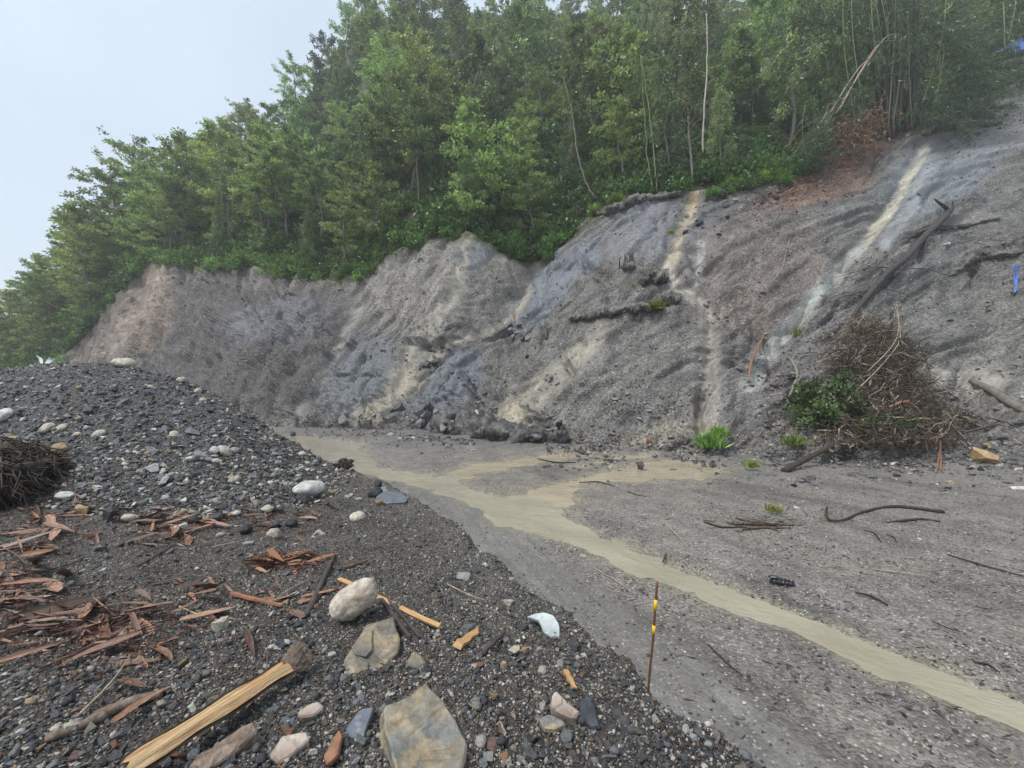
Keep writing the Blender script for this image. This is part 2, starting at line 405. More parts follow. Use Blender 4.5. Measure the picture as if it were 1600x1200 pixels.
# slope normal (horizontal part points to the road)
hx = np.gradient(arc * 0 + fx); hy = np.gradient(foot_Y)
nxh = gsm(hy / np.hypot(hx, hy), 30); nyh = gsm(-hx / np.hypot(hx, hy), 30)
Xc = Xg + disp * nxh * .7; Yc_ = Yg + disp * nyh * .7; Zc = Zg + disp * .6
PYd = HOR - (Zc - CZ) / Yc_ * F; PXd = 800 + Xc / Yc_ * F
# ---- albedo of the slope
SMO = np.zeros(T.shape)
C = np.empty(T.shape + (3,)); C[:] = (.148, .140, .129)
def blend(c, m): 
    global C
    C = C * (1 - m[..., None]) + np.array(c) * m[..., None]
wob = fbm(U * .35, Vv * .2, 4, 61) * 26
def blob(cx, cy, rx, ry, c, s=1.0, rot=0, wet=None):
    global SMO
    a = math.radians(rot); dx = PXd + wob - cx; dy = PYd + wob * .7 - cy
    u = (dx * math.cos(a) + dy * math.sin(a)) / rx; v = (-dx * math.sin(a) + dy * math.cos(a)) / ry
    m_ = s * sstep(1.22, .72, np.hypot(u, v) + .38 * fbm(SH * 1.1, Vv * .3, 5, 79, .6)); blend(c, m_)
    if c[2] > c[0] * 1.04: SMO = np.maximum(SMO, m_ * .55)
def streak(line, w0, c, s=.8, w1=None):
    w1 = w1 or w0
    d, tp = polydist(PXd + wob * .35, PYd, line); ww = w0 + (w1 - w0) * tp
    br = .32 + .66 * sstep(-.35, .3, fbm(SH * 1.3, Vv * .25, 5, 77, .6))
    global SMO
    SMO = np.maximum(SMO, .7 * np.exp(-(d / ww) ** 2))
    blend(c, np.minimum(s * br * 1.2, 1) * sstep(.22, .78, np.exp(-(d / ww) ** 2) + .5 * fbm(SH * 2.0, Vv * .35, 4, 81, .6)) * (d < 3 * ww))
blend((.088, .082, .082), .9 * sstep(.05, .4, fbm((U - .5 * Vv) * .55 + 7, Vv * .22, 5, 98, .6)) * sstep(.02, .1, T))
blend((.27, .255, .235), .5 * sstep(.18, .5, fbm((U - .5 * Vv) * .5 + 31, Vv * .16, 5, 99, .6)) * sstep(.04, .14, T) * (.35 + .65 * sstep(500, 640, PX)))
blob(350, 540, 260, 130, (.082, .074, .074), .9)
blob(215, 470, 60, 85, (.19, .145, .112), .9, 0)
blob(150, 545, 50, 40, (.20, .165, .138), .8)
blob(420, 430, 150, 22, (.165, .142, .128), .7)
blob(640, 440, 90, 70, (.225, .207, .182), .85, -40)
blob(430, 500, 90, 36, (.085, .087, .098), .85, -10)
blob(560, 590, 80, 50, (.105, .115, .130), .85, -50)
blob(705, 600, 70, 45, (.105, .115, .135), .9, -40)
blob(740, 400, 28, 34, (.155, .165, .19), .9)
blob(870, 440, 100, 32, (.118, .132, .152), .95, -48)
blob(1000, 360, 70, 45, (.145, .15, .168), .8, -20)
blob(1110, 400, 45, 60, (.17, .18, .19), .7)
blob(1000, 560, 120, 70, (.175, .165, .152), .6)
blob(1180, 430, 120, 110, (.165, .138, .122), .9)
blob(1150, 610, 90, 60, (.165, .152, .148), .7)
blob(1300, 560, 90, 70, (.155, .145, .142), .7)
blob(1480, 260, 120, 55, (.165, .178, .19), .9, -30)
blob(1540, 560, 120, 110, (.178, .166, .149), .85)
blob(1460, 480, 60, 60, (.16, .152, .142), .7)
blob(1520, 215, 70, 18, (.075, .075, .08), .9, -10)
blob(1100, 345, 60, 20, (.085, .085, .092), .8, -35)
blob(1300, 285, 90, 26, (.20, .13, .095), .9, -25)
blob(1360, 240, 60, 14, (.14, .085, .06), .8, -30)
streak([(738, 372), (715, 440), (690, 490), (640, 560), (590, 650)], 12, (.275, .25, .20), .85, 20)
streak([(945, 515), (900, 560), (850, 605), (800, 660)], 16, (.275, .25, .195), .85, 26)
streak([(800, 640), (815, 672)], 22, (.32, .285, .205), .9)
streak([(660, 540), (720, 535), (800, 500), (830, 450)], 6, (.27, .235, .18), .6)
streak([(680, 560), (650, 600), (560, 650)], 14, (.26, .225, .17), .7)
streak([(1085, 297), (1078, 330)], 9, (.36, .255, .14), .95)
streak([(1078, 330), (1062, 370), (1045, 415)], 13, (.31, .27, .20), .85)
streak([(1040, 420), (1060, 450), (1105, 480)], 9, (.36, .33, .28), .85)
streak([(1105, 480), (1110, 560), (1100, 660)], 14, (.245, .22, .19), .75, 30)
blob(1060, 690, 80, 26, (.26, .235, .185), .8)
blob(1000, 700, 60, 18, (.26, .23, .17), .6)
streak([(1095, 380), (1090, 440)], 8, (.29, .29, .28), .6)
streak([(1443, 235), (1400, 310), (1350, 385)], 10, (.42, .39, .31), .95)
streak([(1350, 385), (1270, 465), (1215, 540), (1170, 600)], 12, (.29, .30, .28), .95, 18)
streak([(1460, 250), (1420, 330), (1380, 380)], 12, (.24, .255, .265), .85)
streak([(1430, 585), (1480, 600), (1560, 590)], 22, (.34, .315, .275), .6)
streak([(560, 480), (520, 560), (470, 650)], 10, (.19, .18, .165), .6)
streak([(250, 410), (230, 480), (170, 545)], 16, (.235, .18, .14), .7)
# turf and dark topsoil along the rim
rim = (crest_py[None, :] - PYd) * -1
rdark = np.interp(PXC, [880, 915, 1060, 1075, 1100, 1120, 1280, 1300, 1420, 1450, 1560, 1600], [0, 1, 1, 0, .4, .9, .9, .3, .4, 1, 1, .4])
blend((.05, .043, .038), rdark[None, :] * sstep(13, 4, rim + wob * .25))
rg = np.interp(PXC, [100, 560, 700, 850, 900, 960, 1000], [.3, .5, .7, .8, .8, .7, 0])
blend((.09, .10, .035), rg[None, :] * sstep(9, 2, rim + wob * .2))
fine = 1 + .42 * fbm((U + warp) * 1.5, Vv * .26, 5, 91, .6) + .34 * fbm(U * 6, Vv * 3.5, 3, 95, .7)
# wet dark gravelly talus toe
blend((.165, .15, .143), .85 * sstep(.14, .02, T + fbm(U * .5, Vv * .5, 3, 97) * .12))
C = np.clip(C * fine[..., None], .02, .6)
V = np.stack([Xc, Yc_, Zc], -1).reshape(-1, 3)
me = mk_mesh('landslide_slope', V, grid_faces(NR, len(PXC)))
SH = SH
at_ = me.attributes.new('flow', 'FLOAT_VECTOR', 'POINT'); at_.data.foreach_set('vector', np.stack([SH, Vv, SH * 0], -1).astype(np.float32).ravel())
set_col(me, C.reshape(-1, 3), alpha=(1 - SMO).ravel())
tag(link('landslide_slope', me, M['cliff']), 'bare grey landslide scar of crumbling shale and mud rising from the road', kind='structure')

def on_cliff(px, py, lift=0.0):
    """point of the slope seen at photo pixel (px, py)"""
    j = int(np.clip(np.searchsorted(PXC, px), 1, len(PXC) - 1))
    best = None
    for jj in range(max(j - 6, 0), min(j + 7, len(PXC))):
        e = np.hypot(PXd[:, jj] - px, PYd[:, jj] - py); k = int(e.argmin())
        if best is None or e[k] < best[0] - .6 or (e[k] < best[0] + .3 and Yc_[k, jj] < best[1] - .3): best = (e[k], Yc_[k, jj], k, jj)
    _, _, k, jj = best
    p = Vector((Xc[k, jj], Yc_[k, jj], Zc[k, jj]))
    n = Vector((nxh[jj] * .7, nyh[jj] * .7, .65)).normalized()
    return p + n * lift
def cliff_n(px):
    j = int(np.clip(np.searchsorted(PXC, px), 0, len(PXC) - 1))
    return Vector((nxh[j] * .72, nyh[j] * .72, .68)).normalized()

# ---- forested hillside above the scar
HW = np.concatenate([np.linspace(0, 1, 70), [1.06, 1.15, 1.3, 1.6]])
HPX = PXC[::3]; sel = slice(None, None, 3)
def hill_pt(px, w, lift=0.0):
    cY = np.interp(px, PXC, crest_Y); cz = np.interp(px, PXC, crest_z); rY = np.interp(px, PXC, ridge_Y); rz = np.interp(px, PXC, ridge_z)
    Y = cY + w * (rY - cY); dx = (px - 800) / F; X = dx * Y
    wc = np.minimum(w, 1)
    z = cz + (rz - cz) * wc - np.maximum(w - 1, 0) * (rY - cY) * .5 + 1.1 * fbm(X * .09, Y * .09, 3, 131) * sstep(0, .12, w) * sstep(1.2, .9, w)
    return np.stack(np.broadcast_arrays(X, Y, z + lift), -1)
WW, PP = np.meshgrid(HW, HPX, indexing='ij')
HV = hill_pt(PP, WW)
HV[0] += np.array([0, .05, -.06]); HV = HV.reshape(-1, 3)
me = mk_mesh('hillside', HV, grid_faces(len(HW), len(HPX)))
hc = np.empty((len(HV), 3)); hc[:] = (.045, .05, .028)
hc *= (1 + .4 * fbm(HV[:, 0] * .4, HV[:, 1] * .4, 3, 141))[:, None]
set_col(me, hc)
tag(link('hillside', me, M['hill']), 'steep wooded hillside above the landslide scar', kind='structure')

# ------------------------------------------------------------------ the bank the camera stands on, with the gravel heap
edge_pts = [(2.6, -1.5), (1.7, .7)] + [((px - 800) / F * Y, Y) for px, Y in ((1190, 1.8), (1105, 2.0), (1010, 2.25), (900, 2.85), (838, 3.35), (770, 4.1), (735, 4.9), (690, 6.0), (650, 7.0), (605, 8.3), (560, 9.4), (450, 10.8), (300, 12.6), (100, 14.2), (-300, 16), (-900, 18))]
EP = np.array(edge_pts)
def edge_sd(x, y):
    d = np.full(x.shape, 1e9); sg = np.ones(x.shape)
    for i in range(len(EP) - 1):
        a = EP[i]; b = EP[i + 1]; v = b - a; L = (v ** 2).sum()
        s = np.clip(((x - a[0]) * v[0] + (y - a[1]) * v[1]) / L, 0, 1)
        ex = x - a[0] - s * v[0]; ey = y - a[1] - s * v[1]; dd = np.hypot(ex, ey)
        cr = v[0] * (y - a[1]) - v[1] * (x - a[0])
        m = dd < d; d = np.where(m, dd, d); sg = np.where(m, np.sign(cr), sg)
    return d * sg
hp = np.array([-1200, -500, -100, 0, 150, 350, 480, 560, 610, 660])
hb = np.array([8.5, 7.4, 6.7, 6.4, 5.7, 5.4, 5.8, 6.8, 7.9, 8.5])
cp = np.array([-1200, -500, -100, 0, 50, 110, 180, 215, 240, 285, 330, 365, 400, 450, 500, 560, 610])
cYv = np.array([15, 13, 11.5, 11, 11, 11, 11, 11, 11, 10.8, 10.5, 10.2, 10, 9.6, 9.2, 8.8, 8.3])
cpy = np.array([640, 600, 592, 583, 572, 568, 569, 573, 587, 597, 612, 632, 657, 690, 716, 744, 755])
_x = np.arange(-1200, 700, 5.0)
cYv = gsm(np.interp(_x, cp, cYv), 7); cpy = gsm(np.interp(_x, cp, cpy), 5); cp = _x
cZv = CZ + (HOR - cpy) / F * cYv
def bank_h(x, y, fine=True):
    x = np.asarray(x, float); y = np.asarray(y, float)
    yy = np.maximum(y, .3); px = 800 + x / yy * F
    base = .74 - .016 * np.clip(y - 2, 0, 8) + .07 * fbm(x * .7, y * .7, 3, 201)
    yb = np.interp(px, hp, hb); yc = np.interp(px, cp, cYv); zc = np.interp(px, cp, cZv)
    s = (y - yb) / (yc - yb + 1e-6)
    rise = np.maximum(zc - base, 0)
    pr = np.where(s < 1, sstep(-.12, 1.05, s) * .5 + np.clip(s, 0, 1) * .5, 1 - np.maximum((y - yc) * .62 / np.maximum(rise, .05), 0))
    heap = np.maximum(rise * pr, 0) * sstep(680, 600, px)
    heap = heap * (1 + .06 * fbm(x * .9, y * .9, 3, 205)) + (.10 * fbm(x * 2.6, y * 2.6, 4, 206, .6) + .05 * ridge(x * 1.5, y * 1.5, 2, 207)) * sstep(.1, .6, heap)
    d = edge_sd(x, y) + .20 * fbm(x * 1.3, y * 1.3, 4, 211) * sstep(1.0, 3.0, y) + .10 * fbm(x * 4.2, y * 4.2, 4, 213, .6)
    e = sstep(-.62, .14, d + .10 * sstep(6, 3, y))
    z = base + heap
    if fine:
        near = sstep(9, 2.5, y)
        z = z + .07 * fbm(x * 1.9, y * 1.9, 4, 221) + .022 * ridge(x * 7, y * 7, 3, 223) * (.4 + .6 * near) + .012 * fbm(x * 22, y * 22, 3, 227, .6) * (.3 + .7 * near)
    z = -.22 + (z + .22) * e
    return z, heap, d
BPX = np.concatenate([np.arange(-1400, -200, 10), np.arange(-200, 1260, 2.2), np.arange(1260, 2200, 12)])
BY = np.exp(np.linspace(math.log(.75), math.log(19), 470))
YY, PP = np.meshgrid(BY, BPX, indexing='ij')
XX = (PP - 800) / F * YY
ZZ, HEAP, DD = bank_h(XX, YY)
keep = (ZZ > -.2); fm = keep[:-1, :-1] | keep[1:, :-1] | keep[:-1, 1:] | keep[1:, 1:]
hm = (HEAP > .10); fh = hm[:-1, :-1] & hm[1:, 1:]
BV = np.stack([XX, YY, ZZ], -1).reshape(-1, 3)
bc = np.empty(XX.shape + (3,)); bc[:] = (.090, .077, .067)
def bbl(c, m):
    global bc
    bc = bc * (1 - m[..., None]) + np.array(c) * m[..., None]
pyb = HOR + (CZ - ZZ) / YY * F
nb = fbm(XX * 1.1, YY * 1.1, 4, 241)
bbl((.125, .111, .099), .7 * sstep(.0, .5, nb))
bbl((.05, .043, .038), .8 * sstep(.05, .45, fbm(XX * .8 + 9, YY * .8, 4, 243)))
bbl((.075, .073, .074), sstep(.05, .4, HEAP))
bbl((.15, .138, .125), .55 * sstep(.9, .1, DD) * sstep(2, 4, YY))
bbl((.10, .078, .062), .6 * sstep(520, 100, PP) * sstep(840, 960, pyb))
bc *= (1 + .25 * fbm(XX * 9, YY * 9, 4, 247))[..., None]
for nm, msk, lab in (('embankment', fm & ~fh, 'dark gravelly earth bank in the foreground with a crumbling edge above the road'), ('gravel_heap', fm & fh, None)):
    q = grid_faces(len(BY), len(BPX), msk)
    v_, q_, c_ = compact(BV, q, bc.reshape(-1, 3))
    me = mk_mesh(nm, v_, q_); set_col(me, np.clip(c_, .02, .5))
    o = link(nm, me, M['bank'])
    if lab: tag(o, lab, kind='structure')
    else: tag(o, 'tall heap of dark wet river gravel and pebbles at left', 'gravel heap')
def on_bank(px, py, lift=0.0):
    """walk along the sight line of a photo pixel to the bank"""
    Y = np.exp(np.linspace(math.log(.9), math.log(15), 900)); x = (px - 800) / F * Y
    z = CZ + (HOR - py) / F * Y
    h = bank_h(x, Y)[0]; k = np.argmax(z <= h)
    if not (z <= h).any(): k = len(Y) - 1
    return Vector((x[k], Y[k], float(h[k]) + lift))
def bank_normal(p, e=.06):
    h = lambda x, y: float(bank_h(np.array([x]), np.array([y]))[0][0])
    return Vector((-(h(p.x + e, p.y) - h(p.x - e, p.y)) / (2 * e), -(h(p.x, p.y + e) - h(p.x, p.y - e)) / (2 * e), 1)).normalized()

# ------------------------------------------------------------------ road, water
def band(line):
    up = [(x, y - h) for x, y, h in line]; lo = [(x, y + h) for x, y, h in line]
    return up + lo[::-1]
main_poly = [(446, 681), (500, 684), (545, 690), (588, 693), (562, 700), (572, 714), (592, 731), (650, 739), (690, 746), (722, 758), (745, 767), (800, 777), (840, 792), (872, 804), (905, 822), (940, 838), (1000, 865), (1100, 904), (1200, 944), (1300, 981), (1400, 1021), (1500, 1062), (1600, 1101), (1760, 1165), (1900, 1220),
             (1900, 1300), (1760, 1220), (1600, 1147), (1500, 1101), (1400, 1057), (1300, 1016), (1200, 974), (1100, 934), (1000, 897), (940, 868), (900, 853), (860, 839), (800, 828), (770, 808), (730, 785), (670, 765), (600, 746), (540, 735), (470, 700)]
trib = [band([(1085, 668, 3), (1040, 682, 4), (985, 692, 4), (940, 702, 5), (880, 713, 6), (820, 722, 6), (760, 731, 8), (728, 738, 10), (690, 748, 7)]),
        [(1132, 737), (1100, 724), (1050, 717), (1005, 722), (950, 736), (900, 750), (860, 757), (830, 765), (795, 777), (800, 806), (862, 812), (880, 800), (896, 780), (908, 768), (905, 759), (930, 755), (1000, 752), (1095, 749)],
        band([(1020, 712, 2), (960, 716, 3), (905, 728, 2)])]
def w_poly(poly): return np.array([((px - 800) / F * (Y := CZ * F / (py - HOR)), Y) for px, py in poly])
def inpoly(x, y, poly):
    r = np.zeros(x.shape, bool); n = len(poly)
    for i in range(n):
        x1, y1 = poly[i]; x2, y2 = poly[(i + 1) % n]
        c = ((y1 > y) != (y2 > y))
        r ^= c & (x < (x2 - x1) * (y - y1) / ((y2 - y1) if y2 != y1 else 1e-9) + x1)
    return r
def sdist(x, y, poly):
    d, _ = polydist(x, y, list(poly) + [poly[0]])
    return np.where(inpoly(x, y, poly), -d, d)
RPX = np.concatenate([np.arange(-900, 300, 20), np.arange(300, 1680, 3.2), np.arange(1680, 2600, 14)])
RY = np.exp(np.linspace(math.log(1.3), math.log(78), 420))
YY, PP = np.meshgrid(RY, RPX, indexing='ij'); XX = (PP - 800) / F * YY
PYr = HOR + CZ * F / YY
jit = .10 * YY ** .5
fj = .025 * YY ** .5 * fbm(XX * 7, YY * 7, 3, 305)
wx = XX + jit * fbm(XX * 1.6, YY * 1.6, 4, 301); wy = YY + jit * 1.3 * fbm(XX * 1.6 + 40, YY * 1.6, 4, 303)
d_main = sdist(wx, wy, w_poly(main_poly)); d_trib = np.min([sdist(wx, wy, w_poly(p)) for p in trib], axis=0) + fj
d_main = d_main + fj * .7
d_trib = d_trib + .34 * sstep(.12, .5, fbm(XX * .9 + YY * .5, YY * 1.6, 4, 307))
wm = np.where(PYr < 775, 1, .0)
# the road: puddled mud, a smooth worn strip beside the bank with drag ridges along it
along = (XX * -.36 + YY * .93); across = (XX * .93 + YY * .36)
smooth = sstep(1.2, 1.6, across) * sstep(3.0, 2.65, across + .18 * fbm(XX, YY, 4, 309) - .10 * np.clip(3 - YY, 0, 1)) * sstep(14, 9, YY)
rz = .012 + .035 * fbm(XX * .35, YY * .35, 3, 311) + .022 * (1 - smooth * .8) * fbm(XX * 1.7, YY * 1.7, 4, 313) + .012 * (1 - smooth) * ridge(XX * 5, YY * 5, 3, 317)
rz += .03 * (1 - smooth) * fbm(across * 1.4, along * .35, 4, 320)
rz += .018 * smooth * ridge(across * 3.2, along * .25, 3, 319)
rz += .18 * sstep(14, 19, YY) * sstep(430, 600, PP) * (.6 + fbm(XX * .6, YY * .6, 4, 323)) * (d_trib > .3)
dw = np.minimum(d_main, d_trib)
rz = rz * sstep(-.05, .35, dw) + np.where(dw < .5, -.05 * sstep(.16, -.38, dw), 0)
RV = np.stack([XX, YY, rz], -1).reshape(-1, 3)
rc = np.empty(XX.shape + (3,)); rc[:] = (.186, .169, .153)
def rbl(c, m):
    global rc
    rc = rc * (1 - m[..., None]) + np.array(c) * m[..., None]
n1 = fbm(XX * .5, YY * .5, 4, 331)
rbl((.150, .133, .127), .8 * sstep(-.05, .4, n1))
rbl((.215, .200, .185), .7 * sstep(.05, .45, fbm(XX * .8 + 30, YY * .8, 4, 333)))
rbl((.105, .094, .088), .75 * sstep(.05, .4, fbm(across * .9, along * .22, 4, 335)))
rbl((.148, .141, .133), .85 * smooth)
rbl((.21, .203, .193), .6 * smooth * sstep(.55, .8, ridge(across * 2.1, along * .16, 3, 337)))
rbl((.13, .125, .122), .7 * sstep(16, 19, YY) * sstep(1100, 850, PP) * sstep(430, 500, PP))
rbl((.25, .215, .16), .8 * sstep(.55, .02, d_trib + .35 * fbm(XX * 1.6, YY * 1.6, 4, 339)))
rbl((.215, .195, .152), .85 * sstep(.30, .02, d_main + .22 * fbm(XX * 2.2, YY * 2.2, 4, 343)))
rc *= (1 + .2 * fbm(XX * 3, YY * 3, 4, 341))[..., None]
me = mk_mesh('mud_road', RV, grid_faces(len(RY), len(RPX))); set_col(me, np.clip(rc, .02, .5).reshape(-1, 3), alpha=(1 - .55 * smooth).ravel())
tag(link('mud_road', me, M['road']), 'wet grey mud road strewn with chips of stone below the scar', kind='structure')
def mat_water(name, c1, c2, stretch_rot, sc_):
    m, t, b = new_mat(name)
    geo = nd(t, 'ShaderNodeNewGeometry').outputs['Position']
    mp = nd(t, 'ShaderNodeMapping'); mp.inputs['Rotation'].default_value = (0, 0, stretch_rot); lk(t, geo, mp.inputs[0])
    mp2 = nd(t, 'ShaderNodeMapping'); mp2.inputs['Scale'].default_value = (1, .6, 1); lk(t, mp.outputs[0], mp2.inputs[0])
    n = noise_node(t, sc_, 4, .6, mp2.outputs[0], .8); n2 = noise_node(t, 1.3, 3, .6, mp2.outputs[0])
    lk(t, mix_col(t, maprange(t, n2.outputs[0], .35, .65, 0, 1), c1, c2), b.inputs['Base Color'])
    b.inputs['Roughness'].default_value = .09; b.inputs['Specular IOR Level'].default_value = .6
    n9 = noise_node(t, 2.6, 3, .55, mp2.outputs[0], 1.2); ad = nd(t, 'ShaderNodeMath', operation='MULTIPLY_ADD'); lk(t, n9.outputs[0], ad.inputs[0]); ad.inputs[1].default_value = 2.0; lk(t, n.outputs[0], ad.inputs[2])
    bump(t, b, ad.outputs[0], .014, .8)
    return m
M['stream'] = mat_water('muddy_water', (.285, .26, .19), (.35, .322, .245), R(-48), 9)
M['runoff'] = mat_water('sandy_water', (.32, .272, .185), (.40, .345, .25), R(-80), 12)
for nm, dd, z0, mt, lab in (('stream', d_main, -.008, 'stream', 'shallow muddy olive tan stream running along the road'), ('runoff', np.where(d_main < -.02, np.maximum(d_trib, d_main + .44), d_trib), -.013, 'runoff', 'sandy tan runoff fanning from the slope into the stream')):
    k = dd < .45
    fmk = k[:-1, :-1] & k[1:, :-1] & k[:-1, 1:] & k[1:, 1:]
    q = grid_faces(len(RY), len(RPX), fmk)
    zz = z0 + .004 * fbm(along * 3, across * 9, 3, 351)
    v_, q_ = compact(np.stack([XX, YY, zz], -1).reshape(-1, 3), q)
    tag(link(nm, mk_mesh(nm, v_, q_), M[mt]), lab, kind='structure')
def on_road(px, py, lift=0.0):
    Y = CZ * F / (py - HOR); return Vector(((px - 800) / F * Y, Y, .02 + lift))
a = 420
tag(link('valley_floor', mk_mesh('valley_floor', [(-a, -60, -.9), (a, -60, -.9), (a, 500, -.9), (-a, 500, -.9)], np.array([[0, 1, 2, 3]])), M['valley']), kind='structure')
# ------------------------------------------------------------------ stuff: instanced grains
def rock_mesh(name, seed, kind='round', sub=2, amp=(.22, .07, 0)):
    r = random.Random(seed); bm = bmesh.new()
    if kind == 'round':
        bmesh.ops.create_icosphere(bm, subdivisions=sub, radius=.5)
        off = Vector((r.random() * 50, r.random() * 50, r.random() * 50)); sx, sy, sz = r.uniform(.85, 1.1), r.uniform(.65, .9), r.uniform(.42, .7)
        for v in bm.verts:
            n = v.co.normalized()
            d = 1 + amp[0] * mnoise.noise(n * 1.3 + off) + amp[1] * mnoise.noise(n * 3.5 + off) + (amp[2] * (mnoise.noise(n * 9 + off) + .7 * mnoise.noise(n * 19 + off)) if amp[2] else 0)
            v.co = Vector((n.x * sx, n.y * sy, n.z * sz)) * .5 * d
        sm = True
    else:
        flat = {'slab': .22, 'chip': .4, 'block': .62}[kind]
        for i in range(12 if kind != 'block' else 15):
            a = r.random() * 6.283; q = r.uniform(.75, 1) if i % 3 else r.uniform(.3, .7)
            bm.verts.new((math.cos(a) * .5 * q * r.uniform(.85, 1.1), math.sin(a) * .36 * q, r.choice((-1, 1)) * flat * .5 * r.uniform(.55, 1)))
        bmesh.ops.convex_hull(bm, input=bm.verts[:])
        bmesh.ops.delete(bm, geom=[v for v in bm.verts if not v.link_faces], context='VERTS')
        sm = False
    me = bpy.data.meshes.new(name); bm.to_mesh(me); bm.free()
    me.polygons.foreach_set('use_smooth', [sm] * len(me.polygons)); me.update()
    return me
def proto_coll(name, meshes):
    c = bpy.data.collections.new(name)
    for i, me in enumerate(meshes):
        o = bpy.data.objects.new(f'{name}_{i:02d}', me); c.objects.link(o)
    return c
def scatter(name, P, rot, scl, pick, coll, tint=None):
    n = len(P); me = bpy.data.meshes.new(name); me.vertices.add(n)
    me.vertices.foreach_set('co', np.asarray(P, np.float32).ravel())
    for nm, arr in (('rot', rot), ('scl', scl)):
        a = me.attributes.new(nm, 'FLOAT_VECTOR', 'POINT'); a.data.foreach_set('vector', np.asarray(arr, np.float32).ravel())
    a = me.attributes.new('pick', 'INT', 'POINT'); a.data.foreach_set('value', np.asarray(pick, np.int32))
    if tint is not None: set_col(me, tint, 'tint')
    o = link(name, me); g = bpy.data.node_groups.new(name, 'GeometryNodeTree')
    g.interface.new_socket('Geometry', in_out='INPUT', socket_type='NodeSocketGeometry'); g.interface.new_socket('Geometry', in_out='OUTPUT', socket_type='NodeSocketGeometry')
    gi = g.nodes.new('NodeGroupInput'); go = g.nodes.new('NodeGroupOutput'); iop = g.nodes.new('GeometryNodeInstanceOnPoints')
    ci = g.nodes.new('GeometryNodeCollectionInfo'); ci.inputs['Collection'].default_value = coll; ci.inputs['Separate Children'].default_value = True; ci.inputs['Reset Children'].default_value = True
    def na(nm, ty):
        k = g.nodes.new('GeometryNodeInputNamedAttribute'); k.data_type = ty; k.inputs['Name'].default_value = nm; return k.outputs[0]
    e2r = g.nodes.new('FunctionNodeEulerToRotation')
    L = g.links.new
    L(gi.outputs[0], iop.inputs['Points']); L(ci.outputs[0], iop.inputs['Instance']); iop.inputs['Pick Instance'].default_value = True
    L(na('pick', 'INT'), iop.inputs['Instance Index']); L(na('rot', 'FLOAT_VECTOR'), e2r.inputs[0]); L(e2r.outputs[0], iop.inputs['Rotation'])
    L(na('scl', 'FLOAT_VECTOR'), iop.inputs['Scale']); L(iop.outputs[0], go.inputs[0])
    md = o.modifiers.new('scatter', 'NODES'); md.node_group = g
    o['kind'] = 'stuff'
    return o
PEB = [rock_mesh('pebble_shape', i, 'round', 1) for i in range(5)] + [rock_mesh('chip_shape', 20 + i, 'chip') for i in range(5)] + [rock_mesh('flake_shape', 40 + i, 'slab') for i in range(3)]
for m_ in PEB: m_.materials.append(M['pebble'])
CP = proto_coll('pebble_protos', PEB)
PAL = np.array([(.05, .052, .06), (.07, .07, .074), (.10, .10, .105), (.085, .078, .07), (.15, .158, .166), (.17, .155, .135), (.30, .285, .26), (.48, .45, .40), (.32, .235, .14), (.20, .115, .07)])
def tints(n, wts):
    wts = np.array(wts, float); k = rng.choice(len(PAL), n, p=wts / wts.sum())
    return PAL[k] * rng.uniform(.75, 1.25, (n, 1)) * rng.uniform(.96, 1.04, (n, 3))
def lie(n, tilt=.4): return np.stack([rng.normal(0, tilt, n), rng.normal(0, tilt, n), rng.uniform(0, 6.283, n)], -1)
def sizes(n, lo, hi, p=2.2):
    u = rng.random(n); s = lo * (hi / lo) ** (u ** p); return s
def s3(s): return np.stack([s, s * rng.uniform(.8, 1.1, len(s)), s * rng.uniform(.8, 1.15, len(s))], -1)
# grains of the bank
def bank_pts(n, px0, px1, y0, y1, pw=1.0):
    px = rng.uniform(px0, px1, n); Y = np.exp(rng.uniform(math.log(y0), math.log(y1), n)); x = (px - 800) / F * Y
    z, hpz, d = bank_h(x, Y); return x, Y, z, hpz, d, px
for nm, n, rg_, lo, hi, wts, f in (('bank_grit', 90000, (-150, 1250, 1.35, 9.5), .008, .034, (4, 4, 3, 3, 2.5, 3, 5, 5.5, .9, .8), lambda h, d: (h < .12) & (d > -.75)),
                                   ('bank_gravel', 12000, (-200, 1250, 1.4, 9.5), .022, .08, (4, 5, 5, 4, 4, 3, 2.6, 1.8, .7, .9), lambda h, d: (h < .12) & (d > -.7)),
                                   ('heap_gravel', 40000, (-250, 640, 5.0, 12.0), .018, .06, (4, 6, 5, 2, 4, 3, 5, 5, .9, .3), lambda h, d: (h > .05)),
                                   ('heap_cobbles', 17000, (-250, 640, 5.0, 12.0), .04, .16, (4, 6, 5, 2, 4, 3, 5, 4.5, 1.1, .3), lambda h, d: (h > .03))):
    x, Y, z, h_, d, px = bank_pts(n, *rg_)
    k = f(h_, d) & (z > -.15); n = int(k.sum()); x, Y, z = x[k], Y[k], z[k]
    s = sizes(n, lo, hi)
    scatter(nm, np.stack([x, Y, z + s * .12], -1), lie(n), s3(s), np.where(rng.random(n) < .3, rng.integers(0, 5, n), rng.integers(5, len(PEB), n)), CP, tints(n, wts))
